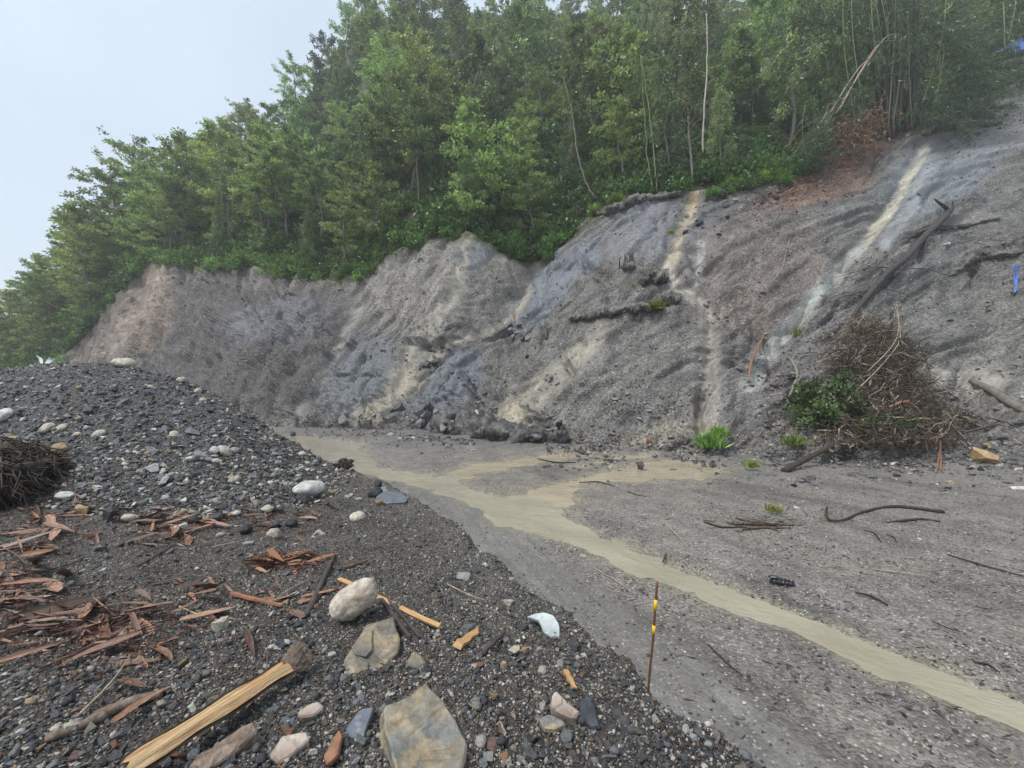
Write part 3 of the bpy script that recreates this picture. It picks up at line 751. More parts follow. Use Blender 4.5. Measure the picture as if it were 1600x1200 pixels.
# chips washed over the road, in drifts
n = 100000
px = rng.uniform(330, 1760, n); py = HOR + np.exp(rng.uniform(math.log(60), math.log(640), n)); Y = CZ * F / (py - HOR); x = (px - 800) / F * Y
k = np.ones(n, bool); J = np.clip(np.searchsorted(RPX, px), 0, len(RPX) - 1); I = np.clip(np.searchsorted(RY, Y), 0, len(RY) - 1)
dens = sstep(-.25, .45, fbm(x * .8, Y * .8, 4, 401)) * (1 - .8 * smooth[I, J]) + .10 + .9 * sstep(-1.0, -.35, edge_sd(x, Y) + .35 * fbm(x * 1.7, Y * 1.7, 3, 403)) * sstep(12, 6, Y)
k = (rng.random(n) < dens) & (dw[I, J] > .06) & (edge_sd(x, Y) < -.3)
x, Y = x[k], Y[k]; n = len(x); z = rz[I, J][k]
s = sizes(n, .009, .045) * (1 + .03 * Y)
scatter('road_chips', np.stack([x, Y, z + s * .1], -1), lie(n, .25), s3(s), rng.integers(0, len(PEB), n), CP, tints(n, (2.2, 2, 1.5, 1.5, 1.8, 2.5, 5, 4.2, .5, .25)))
# loose stones on the slope
n = 95000
tq = rng.random(n) ** 1.7; jx = rng.integers(120, len(PXC) - 80, n); ti = np.clip((tq * NR).astype(int), 1, NR - 4)
kk = rng.random(n) < (.16 + 1.1 * sstep(0, .35, fbm(U[ti, jx] * .3, Vv[ti, jx] * .3, 4, 411)) + .5 * (tq < .12))
ti, jx = ti[kk], jx[kk]; n = len(ti)
P_ = np.stack([Xc[ti, jx], Yc_[ti, jx], Zc[ti, jx]], -1) + rng.normal(0, .04, (n, 3))
s = sizes(n, .04, .30, 3.2)
base = C[ti, jx]; tn = base * rng.uniform(.35, 1.5, (n, 1)); pl = rng.random(n) < .13; tn[pl] = np.array((.40, .38, .33)) * rng.uniform(.7, 1.1, (int(pl.sum()), 1))
scatter('slope_stones', P_, np.stack([rng.normal(-.4, .5, n), rng.normal(0, .5, n), rng.uniform(0, 6.28, n)], -1), s3(s), rng.integers(4, len(PEB), n), CP, np.clip(tn, .02, .5))

n = 6000
jx = rng.integers(150, len(PXC) - 100, n); ti = rng.integers(6, NR - 20, n)
kk = rng.random(n) < sstep(.12, .42, fbm(U[ti, jx] * .3 + 3, Vv[ti, jx] * .3, 4, 411)) * (.3 + .7 * (PXC[jx] > 560)); ti, jx = ti[kk], jx[kk]; n = len(ti)
P_ = np.stack([Xc[ti, jx], Yc_[ti, jx], Zc[ti, jx]], -1); s = sizes(n, .18, .75, 2.4)
tn = C[ti, jx] * rng.uniform(.45, 1.15, (n, 1))
scatter('slope_blocks', P_, np.stack([rng.normal(-.5, .35, n), rng.normal(0, .35, n), rng.uniform(0, 6.28, n)], -1), s3(s) * np.array([1, 1, .8]), rng.integers(5, len(PEB), n), CP, np.clip(tn, .02, .4))
n = 9000
tq = rng.random(n) ** 1.5 * .10; jx = rng.integers(150, len(PXC) - 100, n); ti = np.clip((tq * NR).astype(int), 0, NR - 4)
kk = rng.random(n) < (.1 + 1.1 * sstep(-.15, .35, fbm(U[ti, jx] * .35, Vv[ti, jx] * .2, 3, 415))); ti, jx = ti[kk], jx[kk]; n = len(ti)
P_ = np.stack([Xc[ti, jx], Yc_[ti, jx], Zc[ti, jx]], -1) + rng.normal(0, .12, (n, 3)) * (1, 1, .2); P_[:, 1] -= rng.random(n) ** 3 * 2.0 * (ti < 6); P_[:, 2] = np.maximum(P_[:, 2], .01)
s = sizes(n, .05, .42, 3.0)
scatter('toe_rubble', P_, np.stack([rng.normal(-.3, .5, n), rng.normal(0, .5, n), rng.uniform(0, 6.28, n)], -1), s3(s), rng.integers(5, len(PEB), n), CP, tints(n, (3, 5, 5, 4, 4, 3, 1.2, .5, .3, .15)))

# gravel fans spilling from the slope foot over the road
n = 16000
px = np.where(rng.random(n) < .72, rng.uniform(850, 1660, n), rng.uniform(470, 740, n)); py = np.interp(px, [470, 740, 850, 1000, 1250, 1660], [664, 690, 700, 690, 712, 705]) + np.abs(rng.normal(0, 1, n)) * np.where(px < 800, 9, 20)
Y = CZ * F / (py - HOR); x = (px - 800) / F * Y; J = np.clip(np.searchsorted(RPX, px), 0, len(RPX) - 1); I = np.clip(np.searchsorted(RY, Y), 0, len(RY) - 1)
k = (rng.random(n) < .15 + 1.2 * sstep(-.1, .4, fbm(x * .5, Y * .5, 3, 421))) & (d_main[I, J] > .1); x, Y = x[k], Y[k]; z = rz[I, J][k]; n = len(x); s = sizes(n, .03, .30, 2.8)
scatter('fan_gravel', np.stack([x, Y, z + s * .08], -1), lie(n, .3), s3(s), rng.integers(4, len(PEB), n), CP, tints(n, (2.5, 4, 4, 4, 3, 3, 2.4, 1.4, .4, .25)))

# ------------------------------------------------------------------ vegetation
def leaf_mesh(name, P, D, size, wid, lv, fold=.0):
    """one diamond leaf per row: base, two flanks, tip"""
    n = len(P); D = D / (np.linalg.norm(D, axis=1)[:, None] + 1e-9)
    r = rng.normal(0, 1, (n, 3)); r[:, 2] *= .5
    S = np.cross(D, r); S /= np.linalg.norm(S, axis=1)[:, None] + 1e-9
    N = np.cross(S, D); size = size[:, None]; wid = wid[:, None]
    V = np.empty((n, 4, 3)); V[:, 0] = P; V[:, 1] = P + D * size * .45 + S * wid * .5 + N * wid * fold; V[:, 2] = P + D * size; V[:, 3] = P + D * size * .45 - S * wid * .5 + N * wid * fold
    me = mk_mesh(name, V.reshape(-1, 3), np.arange(n * 4).reshape(-1, 4), smooth=False)
    at_ = me.attributes.new('lv', 'FLOAT', 'POINT'); at_.data.foreach_set('value', np.repeat(np.clip(lv, 0, 1), 4).astype(np.float32))
    return me
def tree_proto(kind, seed):
    global rng
    keep_rng = rng; rng = np.random.default_rng(seed)
    a = Acc(); LP = []; LD = []; LC = []
    Hh = {'feather': 11, 'broad': 10, 'slender': 13.5, 'dark': 9}[kind]
    Rm = {'feather': 3.5, 'broad': 3.1, 'slender': 2.2, 'dark': 2.3}[kind]
    tp = np.zeros((9, 3)); tp[:, 2] = np.linspace(-.6, Hh * .96, 9); tp[1:, :2] = np.cumsum(rng.normal(0, .16, (8, 2)) + rng.normal(0, .10, 2), axis=0)
    tp = smooth_path(tp, 2); a.tube(tp, np.linspace(.17, .03, len(tp)) * (1.15 if kind != 'slender' else .85), 7)
    nb = {'feather': 24, 'broad': 26, 'slender': 30, 'dark': 18}[kind]; h0 = {'feather': .26, 'broad': .2, 'slender': .22, 'dark': .35}[kind]
    for i in range(nb):
        f = h0 + (1 - h0) * ((i + rng.random()) / nb) ** .9; q = f * (len(tp) - 1); j = min(int(q), len(tp) - 2); p0 = tp[j] + (tp[j + 1] - tp[j]) * (q - j)
        u = (f - h0) / (1 - h0)
        pr = {'feather': (.55 + .55 * math.sin((.1 + .85 * u) * math.pi)) * (1 - .12 * u), 'broad': math.sqrt(max(.12, 1 - (u - .45) ** 2 * 2.6)), 'slender': .55 + .5 * math.sin((.05 + .9 * u) * math.pi), 'dark': math.sqrt(max(.15, 1 - (u - .5) ** 2 * 2.8))}[kind]
        L = Rm * pr * rng.uniform(.6, 1.18); az = i * 2.4 + rng.normal(0, .5); el = {'feather': R(32), 'broad': R(38), 'slender': R(48), 'dark': R(40)}[kind] * rng.uniform(.5, 1.4); el = min(el * (.75 + 1.0 * u ** 2), 1.45)
        d = np.array([math.cos(az) * math.cos(el), math.sin(az) * math.cos(el), math.sin(el)])
        m = 6; bp = np.array([p0 + d * L * s_ + np.array([0, 0, (-.5 if kind == 'slender' else -.22) * L * s_ ** 2.4]) + rng.normal(0, .06 * L, 3) * s_ for s_ in np.linspace(0, 1, m)])
        a.tube(bp, np.linspace(.055 * (1 - .5 * u), .012, m), 4)
        ns = rng.integers(6, 10)
        for s_ in np.linspace(.28, 1, ns):
            q = s_ * (m - 1); j = min(int(q), m - 2); b0 = bp[j] + (bp[j + 1] - bp[j]) * (q - j)
            az2 = az + rng.choice((-1, 1)) * rng.uniform(.3, 1.3); el2 = rng.normal(.15, .3); l2 = L * rng.uniform(.2, .42) * (1.2 - .4 * s_)
            d2 = np.array([math.cos(az2) * math.cos(el2), math.sin(az2) * math.cos(el2), math.sin(el2)])
            if rng.random() < .5: a.tube([b0, b0 + d2 * l2 * .5, b0 + d2 * l2 + np.array([0, 0, -.1 * l2])], [.016, .01, .006], 3)
            nl = int({'feather': 36, 'broad': 25, 'slender': 28, 'dark': 28}[kind] * rng.uniform(.5, 1.4) * (.6 + l2 * .7))
            tpos = rng.random(nl) ** .8
            jit = {'feather': (.17, .17, .07), 'broad': (.18, .18, .13), 'slender': (.11, .11, .22), 'dark': (.16, .16, .12)}[kind]
            pp = b0 + d2 * l2 * tpos[:, None] + rng.normal(0, 1, (nl, 3)) * jit
            if kind == 'slender': pp[:, 2] -= rng.random(nl) ** 1.5 * .75
            dd = d2 + rng.normal(0, .75, (nl, 3)) + np.array([0, 0, {'feather': -.15, 'broad': -.25, 'slender': -1.3, 'dark': -.2}[kind]])
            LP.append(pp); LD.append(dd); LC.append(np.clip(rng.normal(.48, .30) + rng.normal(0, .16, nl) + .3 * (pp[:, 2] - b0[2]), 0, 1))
    P = np.vstack(LP); n = len(P); lo, hi, asp = {'feather': (.20, .36, .44), 'broad': (.24, .42, .58), 'slender': (.22, .40, .3), 'dark': (.16, .32, .55)}[kind]
    sz = rng.uniform(lo, hi, n)
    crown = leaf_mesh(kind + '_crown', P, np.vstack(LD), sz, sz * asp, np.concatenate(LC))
    trunk = a.mesh(kind + '_trunk'); rng = keep_rng
    return trunk, crown, Hh
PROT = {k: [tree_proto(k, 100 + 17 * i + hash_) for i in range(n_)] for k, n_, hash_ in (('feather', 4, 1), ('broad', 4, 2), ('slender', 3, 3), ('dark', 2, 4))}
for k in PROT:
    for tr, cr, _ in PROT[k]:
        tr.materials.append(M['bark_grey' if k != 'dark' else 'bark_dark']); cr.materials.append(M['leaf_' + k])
NOUN = {'feather': 'feathery mid green tree', 'broad': 'leafy round crowned green tree', 'slender': 'tall slender tree with drooping foliage', 'dark': 'small dark crowned tree'}
LABELLED = []
def want_label(o, noun, zone, px, cat, group): LABELLED.append((o, noun, zone, px, cat, group))
def zone_x(px):
    for lim, s in ((60, 'at far left forest edge'), (130, 'beyond the gravel heap top'), (200, 'left of the brown scar end'), (290, 'above the brown scar end'), (380, 'above the dark bowl left'), (470, 'above the dark bowl centre'), (560, 'above the dark bowl right'), (640, 'left of the pale ridge top'), (710, 'above the pale ridge'), (790, 'right of the pale ridge top'), (880, 'above the green notch'), (960, 'left of the dark rim'), (1050, 'above the dark rim'), (1140, 'above the orange streak'), (1240, 'above the lime green bank'), (1340, 'behind the dry brown brush'), (1450, 'behind the bamboo clump'), (9999, 'at the upper right corner')):
        if px < lim: return s
def make_tree(px, w_, kind, hgt, zone_row, label=None, lean=None, group=True, rnd=None):
    tr, cr, H0 = rnd if rnd else PROT[kind][rng.integers(len(PROT[kind]))]
    p = hill_pt(np.array(px, float), np.array(w_, float)); s = hgt / H0
    e = empty({'feather': 'feathery_tree', 'broad': 'leafy_tree', 'slender': 'slender_tree', 'dark': 'dark_tree'}[kind], p, (rng.normal(0, .05), rng.normal(0, .05), rng.uniform(0, 6.28)) if lean is None else lean, s)
    link('trunk', tr, None, e); link('crown', cr, None, e)
    if label: tag(e, label, 'tree', 'trees of the hillside forest')
    else: want_label(e, NOUN[kind], f'{zone_row} {zone_x(px)}', px, 'tree', 'trees of the hillside forest')
    return e
# rows from the crest up to the skyline
ROWS = [(.025, 'in front row', 64), (.10, 'in second row', 62), (.19, 'in third row', 62), (.30, 'in fourth row', 62), (.42, 'in fifth row', 62), (.55, 'in sixth row', 62), (.69, 'in seventh row', 58), (.84, 'in eighth row', 54), (.98, 'on the skyline', 44)]
for ri, (w_, rowname, step) in enumerate(ROWS):
    px = -120 + rng.uniform(0, step)
    while px < 1690:
        ww = float(np.clip(w_ + rng.normal(0, .04), .012, 1.0)); p = hill_pt(np.array(px), np.array(ww)); pyr = HOR - (p[2] - CZ) / p[1] * F
        r_ = rng.random()
        if pyr > -70 and not (ri == 0 and (1130 < px < 1300 or px > 1500 or 640 < px < 760)):
            if px < 560: kind = 'feather' if r_ < .56 else ('broad' if r_ < .86 else ('dark' if r_ < .9 else 'slender'))
            elif px < 860: kind = 'feather' if r_ < .42 else ('broad' if r_ < .78 else 'slender')
            else: kind = 'slender' if r_ < .36 else ('feather' if r_ < .68 else ('broad' if r_ < .95 else 'dark'))
            hg = {'feather': 10.5, 'broad': 9.5, 'slender': 13.5, 'dark': 9}[kind] * rng.choice((.62, .8, .95, 1.1, 1.3)) * rng.uniform(.92, 1.08)
            if ri == 0: hg *= .72
            if w_ > .9: hg = min(hg, 11.5) * rng.uniform(.75, 1.05)
            if px < 130: hg *= .85
            if px < 360 and w_ > .5: kind = 'feather' if kind == 'slender' else kind; hg = min(hg, 9.0)
            make_tree(px, ww, kind, hg, rowname)
        px += step * rng.uniform(.72, 1.28)
make_tree(556, .80, 'slender', 19, '', 'tallest pale slender tree reaching out of the top of the picture at the skyline')
make_tree(487, .97, 'dark', 12.5, '', 'dark crowned tree standing alone against the sky left of the tallest tree')
make_tree(640, .98, 'slender', 15, '', 'misty dark tree top right of the tallest slender tree')
make_tree(412, .10, 'feather', 13, '', 'dark trunked spreading tree leaning over the middle of the dark bowl')
make_tree(640, .10, 'feather', 14, '', 'tall light green tree with two dark trunks left of the pale ridge')
make_tree(150, .25, 'feather', 11, '', 'airy crowned tree at the left skyline above the brown scar end')
make_tree(60, .42, 'feather', 9.5, '', 'low spreading tree leaning out from the left end of the forest')
make_tree(8, 1.35, 'dark', 8, '', 'small distant dark tree at the left edge of the picture')

# shrubs, big-leaved, spilling over the rim of the scar
def shrub_proto(seed, big=1.0, n=1100, droop=.2):
    global rng
    k_ = rng; rng = np.random.default_rng(seed); a = Acc(); LP = []; LD = []; LC = []
    for i in range(26):
        az = rng.uniform(0, 6.28); el = rng.uniform(.15, 1.5); L = rng.uniform(.5, 1.1)
        d = np.array([math.cos(az) * math.cos(el), math.sin(az) * math.cos(el), math.sin(el)])
        a.tube([np.array([0, 0, -.15]), d * L * .5 + rng.normal(0, .05, 3), d * L - np.array([0, 0, droop * L])], [.018, .012, .005], 3)
        m = n // 26; t_ = rng.random(m) ** .6
        LP.append(d * L * t_[:, None] + rng.normal(0, .13, (m, 3)) - np.array([0, 0, droop * L]) * t_[:, None] ** 2); LD.append(d + rng.normal(0, .7, (m, 3)) + np.array([0, 0, -.2])); LC.append(np.clip(rng.normal(.45, .2) + rng.normal(0, .2, m), 0, 1))
    sz = rng.uniform(.12, .24, sum(map(len, LP))) * big
    c = leaf_mesh('shrub_leaves', np.vstack(LP), np.vstack(LD), sz, sz * .6, np.concatenate(LC), .15); s = a.mesh('shrub_stems'); rng = k_
    s.materials.append(M['bark_dark']); return s, c
SHR = [shrub_proto(300 + i) for i in range(4)]
for s_, c_ in SHR: c_.materials.append(M['leaf_shrub'])
FERN = [shrub_proto(340 + i, .62, 1500, .5) for i in range(2)]
for s_, c_ in FERN: c_.materials.append(M['leaf_grass'])
def make_shrub(p, s, protos=None, name='shrub', rot=None):
    st, cr = (protos or SHR)[rng.integers(len(protos or SHR))]
    e = empty(name, p, rot or (rng.normal(0, .15), rng.normal(0, .15), rng.uniform(0, 6.28)), s)
    link('stems', st, None, e); link('foliage', cr, None, e); return e
px = 60.0
while px < 1290:
    dens = np.interp(px, [60, 200, 330, 560, 640, 690, 745, 760, 860, 905, 925, 1110, 1130, 1260, 1290], [1, 1, 1, 1, .9, .5, .5, 1.3, 1.4, 1.2, .6, .6, .95, .95, .4])
    if rng.random() < dens:
        w_ = rng.uniform(-.012, .035); p = hill_pt(np.array(px), np.array(w_))
        s = rng.uniform(.8, 1.5) * (1.25 if px < 880 else .8)
        e = make_shrub(p + np.array([0, 0, -.15]), s)
        want_label(e, 'bright green leafy shrub', 'on the rim ' + zone_x(px), px, 'shrub', 'shrubs along the rim of the scar')
    px += rng.uniform(7, 14)
for px, py, s in ((545, 425, 1.0), (530, 436, .8), (800, 385, 1.4), (825, 395, 1.4), (850, 385, 1.4), (780, 372, 1.3), (870, 370, 1.3), (815, 360, 1.5), (700, 362, .8), (345, 420, .9), (440, 420, .8)):
    p = on_cliff(px, py, .2); e = make_shrub(p, s); want_label(e, 'lush green shrub', 'hanging over the edge ' + zone_x(px), px, 'shrub', 'shrubs along the rim of the scar')
for px, py, s in ((1135, 285, .9), (1170, 288, .9), (1210, 255, 1.1), (1240, 240, 1.1), (1265, 240, .9), (1180, 240, 1.1), (1225, 278, .8), (1150, 282, .9), (1175, 278, 1.0), (1200, 270, 1.0), (1225, 262, 1.1), (1250, 250, 1.0), (1160, 262, 1.0), (1190, 255, 1.1), (1140, 295, .6)):
    p = on_cliff(px, py + 8, .15); e = make_shrub(p, s, FERN, 'fern_clump'); want_label(e, 'lime green ferny clump', 'on the bright bank below the dry brush', px, 'fern', 'lime green clumps on the rim')
# ground cover of the forest floor
n = 4200
pxu = rng.uniform(-300, 1850, n); wu = rng.random(n) ** 1.25 * 1.02 + .005
P_ = hill_pt(pxu, wu, -.1); keep_ = ~((pxu > 1290) & (wu < .04)); P_ = P_[keep_]; n = len(P_)
UG = [leafm for _, leafm in [shrub_proto(360 + i, 1.35, 420, .3) for i in range(3)]]
M['leaf_under'] = mat_leaf('leaf_under', (.04, .085, .025), (.13, .23, .055))
for m_ in UG: m_.materials.append(M['leaf_under'])
o = scatter('undergrowth', P_, np.stack([rng.normal(0, .2, n), rng.normal(0, .2, n), rng.uniform(0, 6.28, n)], -1), np.repeat(rng.uniform(.9, 2.0, n)[:, None], 3, 1), rng.integers(0, 3, n), proto_coll('undergrowth_protos', UG))
tag(o, 'green undergrowth covering the forest floor', kind='stuff')
# ------------------------------------------------------------------ stones one can pick out
RS = {k: [rock_mesh(k + '_rock', 500 + 31 * i + h, k, 3 if k == 'round' else 2) for i in range(n)] for k, n, h in (('round', 8, 1), ('slab', 7, 2), ('chip', 6, 3), ('block', 7, 4))}
for k in RS:
    for m_ in RS[k]: m_.materials.append(M['stone'])
COLS = {'cream': (.46, .42, .34), 'white': (.55, .54, .51), 'tan': (.36, .25, .13), 'pale grey': (.30, .30, .29), 'grey': (.17, .17, .17), 'bluish grey': (.115, .13, .15), 'dark grey': (.055, .058, .066), 'black': (.028, .029, .033), 'rust brown': (.17, .085, .045), 'reddish brown': (.14, .085, .075), 'olive brown': (.17, .135, .075)}
def put_stone(p, size, kind, colour, n=Vector((0, 0, 1)), name='stone', sink=.28, rot=None, asp=None, mesh=None):
    me = mesh or RS[kind][rng.integers(len(RS[kind]))]
    o = link(name, me, None)
    q = n.to_track_quat('Z', 'Y').to_euler() if rot is None else Euler(rot)
    m_ = q.to_matrix() @ Euler((rng.normal(0, .18), rng.normal(0, .18), rng.uniform(0, 6.28))).to_matrix() if rot is None else q.to_matrix()
    o.rotation_euler = m_.to_euler()
    a_ = asp or (1, rng.uniform(.8, 1.1), rng.uniform(.8, 1.15)); o.scale = [size * v for v in a_]
    hgt = max(v.co.z for v in me.vertices) * o.scale[2]
    o.location = Vector(p) + n * (hgt * (1 - 2 * sink))
    c = np.array(COLS[colour]) * rng.uniform(.82, 1.2); o.color = (*c, 1)
    return o
SHAPE = {'round': 'rounded stone', 'slab': 'flat flake', 'chip': 'angular chip', 'block': 'blocky stone'}
def zone_heap(px, py):
    f = (py - np.interp(px, cp, cpy)) / max(np.interp(px, [0, 150, 350, 480, 560, 620], [785, 802, 812, 802, 778, 755]) - np.interp(px, cp, cpy), 20)
    v = 'crest' if f < .14 else 'upper face' if f < .38 else 'middle face' if f < .66 else 'lower face' if f < .9 else 'foot'
    h_ = 'far left' if px < 90 else 'left' if px < 190 else 'middle' if px < 300 else 'right' if px < 420 else 'far right'
    return f'on the {h_} {v} of the gravel heap'
cnt = 0
while cnt < 205:
    px = rng.uniform(-5, 600); top = float(np.interp(px, cp, cpy)); bot = float(np.interp(px, [0, 150, 350, 480, 560, 620], [790, 806, 835, 850, 815, 770]))
    py = top + (bot - top) * rng.random() ** .85 + 2
    if px < 75 and 700 < py < 800: continue
    p = on_bank(px, py); wpx = sizes(1, 9, 27, 2.0)[0] * (1.0 if px < 330 or py > 700 else .7)
    r_ = rng.random()
    colour, kind = ('cream', 'round') if r_ < .11 else ('tan', 'chip') if r_ < .17 else ('pale grey', 'block') if r_ < .28 else ('bluish grey', 'slab') if r_ < .56 else ('grey', 'slab') if r_ < .72 else ('dark grey', 'block') if r_ < .82 else ('black', 'round') if r_ < .87 else ('grey', 'chip') if r_ < .94 else ('white', 'chip')
    sz = wpx / F * p.y
    o = put_stone(p, sz, kind, colour, bank_normal(p), 'cobble')
    want_label(o, f"{'large ' if wpx > 18 else 'small ' if wpx < 12 else ''}{colour} {SHAPE[kind]}", zone_heap(px, py), px, 'stone', 'stones on the gravel heap'); cnt += 1
def zone_bank(px, py):
    if py < 900: return 'between the heap foot and the bank edge' if px > 480 else 'below the heap among dry leaves'
    if px < 200: return 'among the bamboo litter at left' if py < 1040 else 'in the bottom left corner'
    if px < 480: return 'on bare soil above the split log' if py < 1060 + (480 - px) * .3 else 'below the split log'
    if px < 610: return 'left of the big slab' if py > 1040 else 'around the white boulder'
    if px < 760: return 'right of the white boulder' if py < 1060 else 'around the big slab'
    return 'along the crumbling bank edge' if py < 1030 else 'near the foot of the rusty stake'
cnt = 0
while cnt < 175:
    px = rng.uniform(0, 1120); py = rng.uniform(835, 1195)
    p = on_bank(px, py)
    if float(edge_sd(np.array([p.x]), np.array([p.y]))[0]) < .02: continue
    if cnt > 110 and py < 1040: continue
    if 590 < px < 745 and py > 1060 or 500 < px < 640 and 905 < py < 1065: continue
    wpx = sizes(1, 10, 34, 2.0)[0]; r_ = rng.random()
    colour, kind = ('bluish grey', 'slab') if r_ < .28 else ('dark grey', 'slab') if r_ < .46 else ('grey', 'chip') if r_ < .58 else ('rust brown', 'chip') if r_ < .68 else ('cream', 'block') if r_ < .78 else ('pale grey', 'chip') if r_ < .88 else ('olive brown', 'block') if r_ < .94 else ('reddish brown', 'slab')
    o = put_stone(p, wpx / F * p.y, kind, colour, bank_normal(p), 'stone', .25)
    want_label(o, f"{'large ' if wpx > 22 else 'tiny ' if wpx < 12 else 'small ' if wpx < 16 else ''}{colour} {SHAPE[kind]}", zone_bank(px, py), px, 'stone', 'loose stones on the bank'); cnt += 1
# hero stones of the foreground
def hero(px, py, wpx, kind, colour, label, asp=None, sink=.15, name='stone', rot=None, seed=None, sub=4, amp=None):
    p = on_bank(px, py); me = None
    o = put_stone(p, wpx / F * p.y, kind, colour, bank_normal(p), name, sink, rot, asp, rock_mesh(name + '_shape', seed, kind, sub, (.12, .04, .007)) if seed else None)
    if seed: o.data.materials.append(M['stone'])
    c = COLS[colour]; o.color = (*c, 1)
    tag(o, label, 'stone'); return o
def hull_stone(name, outline, ref, thick, lift, mat, label, tilt=(0, 0), cat='stone', base=on_bank, bulge=.016, lay=0):
    """broken slab: its outline, seen in the photograph, laid out on a tilted plane at the slab's own place"""
    p0 = base(*ref) + Vector((0, 0, lift)); n = Vector((tilt[0], tilt[1], 1)).normalized()
    pts = []
    for px, py in outline:
        d = Vector(((px - 800) / F, 1, (HOR - py) / F)); t_ = (p0 - Vector((0, 0, CZ))).dot(n) / d.dot(n); pts.append(Vector((0, 0, CZ)) + d * t_)
    bm = bmesh.new(); c = sum(pts, Vector()) / len(pts)
    vs_ = [bm.verts.new(p) for p in pts]; f = bm.faces.new(vs_)
    if f.normal.dot(n) < 0: f.normal_flip()
    ex = bmesh.ops.extrude_face_region(bm, geom=[f]); lower = [v for v in ex['geom'] if isinstance(v, bmesh.types.BMVert)]
    bm.normal_update()
    for v in lower: v.co = v.co - n * thick + (c - v.co) * rng.uniform(-.10, .06)
    bmesh.ops.recalc_face_normals(bm, faces=bm.faces[:])
    bmesh.ops.bevel(bm, geom=bm.edges[:], offset=min(.008, thick * .2), segments=1, affect='EDGES')
    bmesh.ops.triangulate(bm, faces=bm.faces[:]); bmesh.ops.subdivide_edges(bm, edges=[e for e in bm.edges if e.calc_length() > .035], cuts=4, use_grid_fill=True)
    bmesh.ops.triangulate(bm, faces=bm.faces[:])
    for v in bm.verts:
        v.co += Vector((mnoise.noise(v.co * 9 + Vector((3, 1, 7))), mnoise.noise(v.co * 9), mnoise.noise(v.co * 7 + Vector((9, 2, 2))))) * bulge
    for v in bm.verts:
        k_ = (v.co - c).dot(n); v.co += n * min(.010, thick * .12) * round(2.2 * mnoise.noise(v.co * 6 + Vector((4, 8, 1)))) if k_ > -thick * .4 else (v.co - c) * .05 * mnoise.noise(Vector((k_ * 90, 3, 1)))
    for v in bm.verts: v.co -= c
    me = bpy.data.meshes.new(name); bm.to_mesh(me); bm.free(); me.polygons.foreach_set('use_smooth', [False] * len(me.polygons)); me.update()
    o = link(name, me, mat, None, c); tag(o, label, cat); return o
M['slab_big'] = mat_plain('slab_big', (.15, .155, .145), .42, 16, .5, .012, col2=(.25, .20, .13))
M['slab_tan'] = mat_plain('slab_tan', (.24, .19, .125), .48, 16, .5, .012, col2=(.13, .12, .105))
M['boulder'] = mat_plain('boulder', (.50, .44, .37), .6, 5, .45, .02, col2=(.33, .27, .21))
M['marble'] = mat_plain('marble', (.47, .50, .49), .35, 14, .25, .003, col2=(.34, .38, .385))
M['rock_cream'] = mat_plain('rock_cream', (.43, .36, .30), .55, 12, .4, .01, col2=(.20, .15, .12))
M['slate_blue'] = mat_plain('slate_blue', (.12, .135, .16), .4, 9, .3, .008)
M['slate_black'] = mat_plain('slate_black', (.03, .033, .042), .38, 9, .5, .012, stretch=(3, 1, 1))
hull_stone('slab', [(603, 1106), (668, 1068), (694, 1100), (706, 1115), (729, 1158), (726, 1180), (712, 1235), (690, 1250), (622, 1220), (612, 1170), (600, 1138)], (665, 1150), .075, .05, M['slab_big'], 'big flat grey green slab with an ochre corner at the bottom', (.10, -.12))
hull_stone('slab', [(540, 1028), (555, 1000), (575, 975), (612, 962), (624, 990), (622, 1018), (600, 1040), (565, 1052), (539, 1058)], (580, 1020), .05, .055, M['slab_tan'], 'tan cracked slab leaning under the white boulder', (.05, -.22))
hull_stone('slab', [(548, 1010), (566, 985), (583, 984), (583, 1010), (572, 1026), (556, 1020)], (566, 1008), .012, .085, M['slab_tan'], 'thin grey brown plate lying on the tan cracked slab', (.05, -.22))
b_ = hero(556, 968, 82, 'round', 'cream', 'large cream white boulder resting on the tan slab', (1.0, .80, 1.15), .04, 'boulder', None, 901, 5)
b_.data.materials.clear(); b_.data.materials.append(M['boulder']); b_.rotation_euler = (R(18), R(-32), R(10)); b_.location.z += .045
hull_stone('flat_stone', [(825, 962), (836, 957), (852, 957), (866, 963), (874, 978), (877, 994), (866, 996), (850, 987), (843, 970)], (852, 978), .03, .05, M['marble'], 'smooth white boomerang shaped stone with grey veins on the bank edge', (.1, -.5))
hull_stone('stone', [(861, 1088), (866, 1080), (882, 1092), (896, 1102), (908, 1112), (900, 1124), (882, 1119), (864, 1110)], (884, 1104), .07, .07, M['rock_cream'], 'knobbly cream and brown rock beside the black slate', (.1, -.3))
hull_stone('stone', [(903, 1098), (914, 1086), (925, 1090), (934, 1118), (938, 1136), (922, 1138), (908, 1122)], (920, 1112), .06, .06, M['slate_black'], 'black layered slate block right of the cream rock', (-.25, -.35))
hull_stone('stone', [(843, 1124), (856, 1118), (880, 1128), (884, 1134), (866, 1140), (850, 1136)], (864, 1130), .03, .04, M['slab_big'], 'flat grey green stone below the cream and brown rock', (.1, -.25))
hull_stone('stone', [(634, 1030), (646, 1016), (662, 1020), (666, 1030), (652, 1042), (636, 1038)], (650, 1030), .05, .04, M['slab_tan'], 'small square tan stone right of the tan slab', (0, -.3))
hull_stone('stone', [(540, 1140), (562, 1106), (582, 1104), (580, 1122), (566, 1155), (552, 1152)], (562, 1132), .04, .04, M['slate_blue'], 'blue grey slate left of the big slab', (.1, -.35))
hull_stone('stone', [(505, 1180), (530, 1140), (536, 1150), (528, 1180), (512, 1196)], (520, 1172), .03, .04, M['orange_wood'], 'narrow rust brown shard left of the big slab', (.1, -.35))
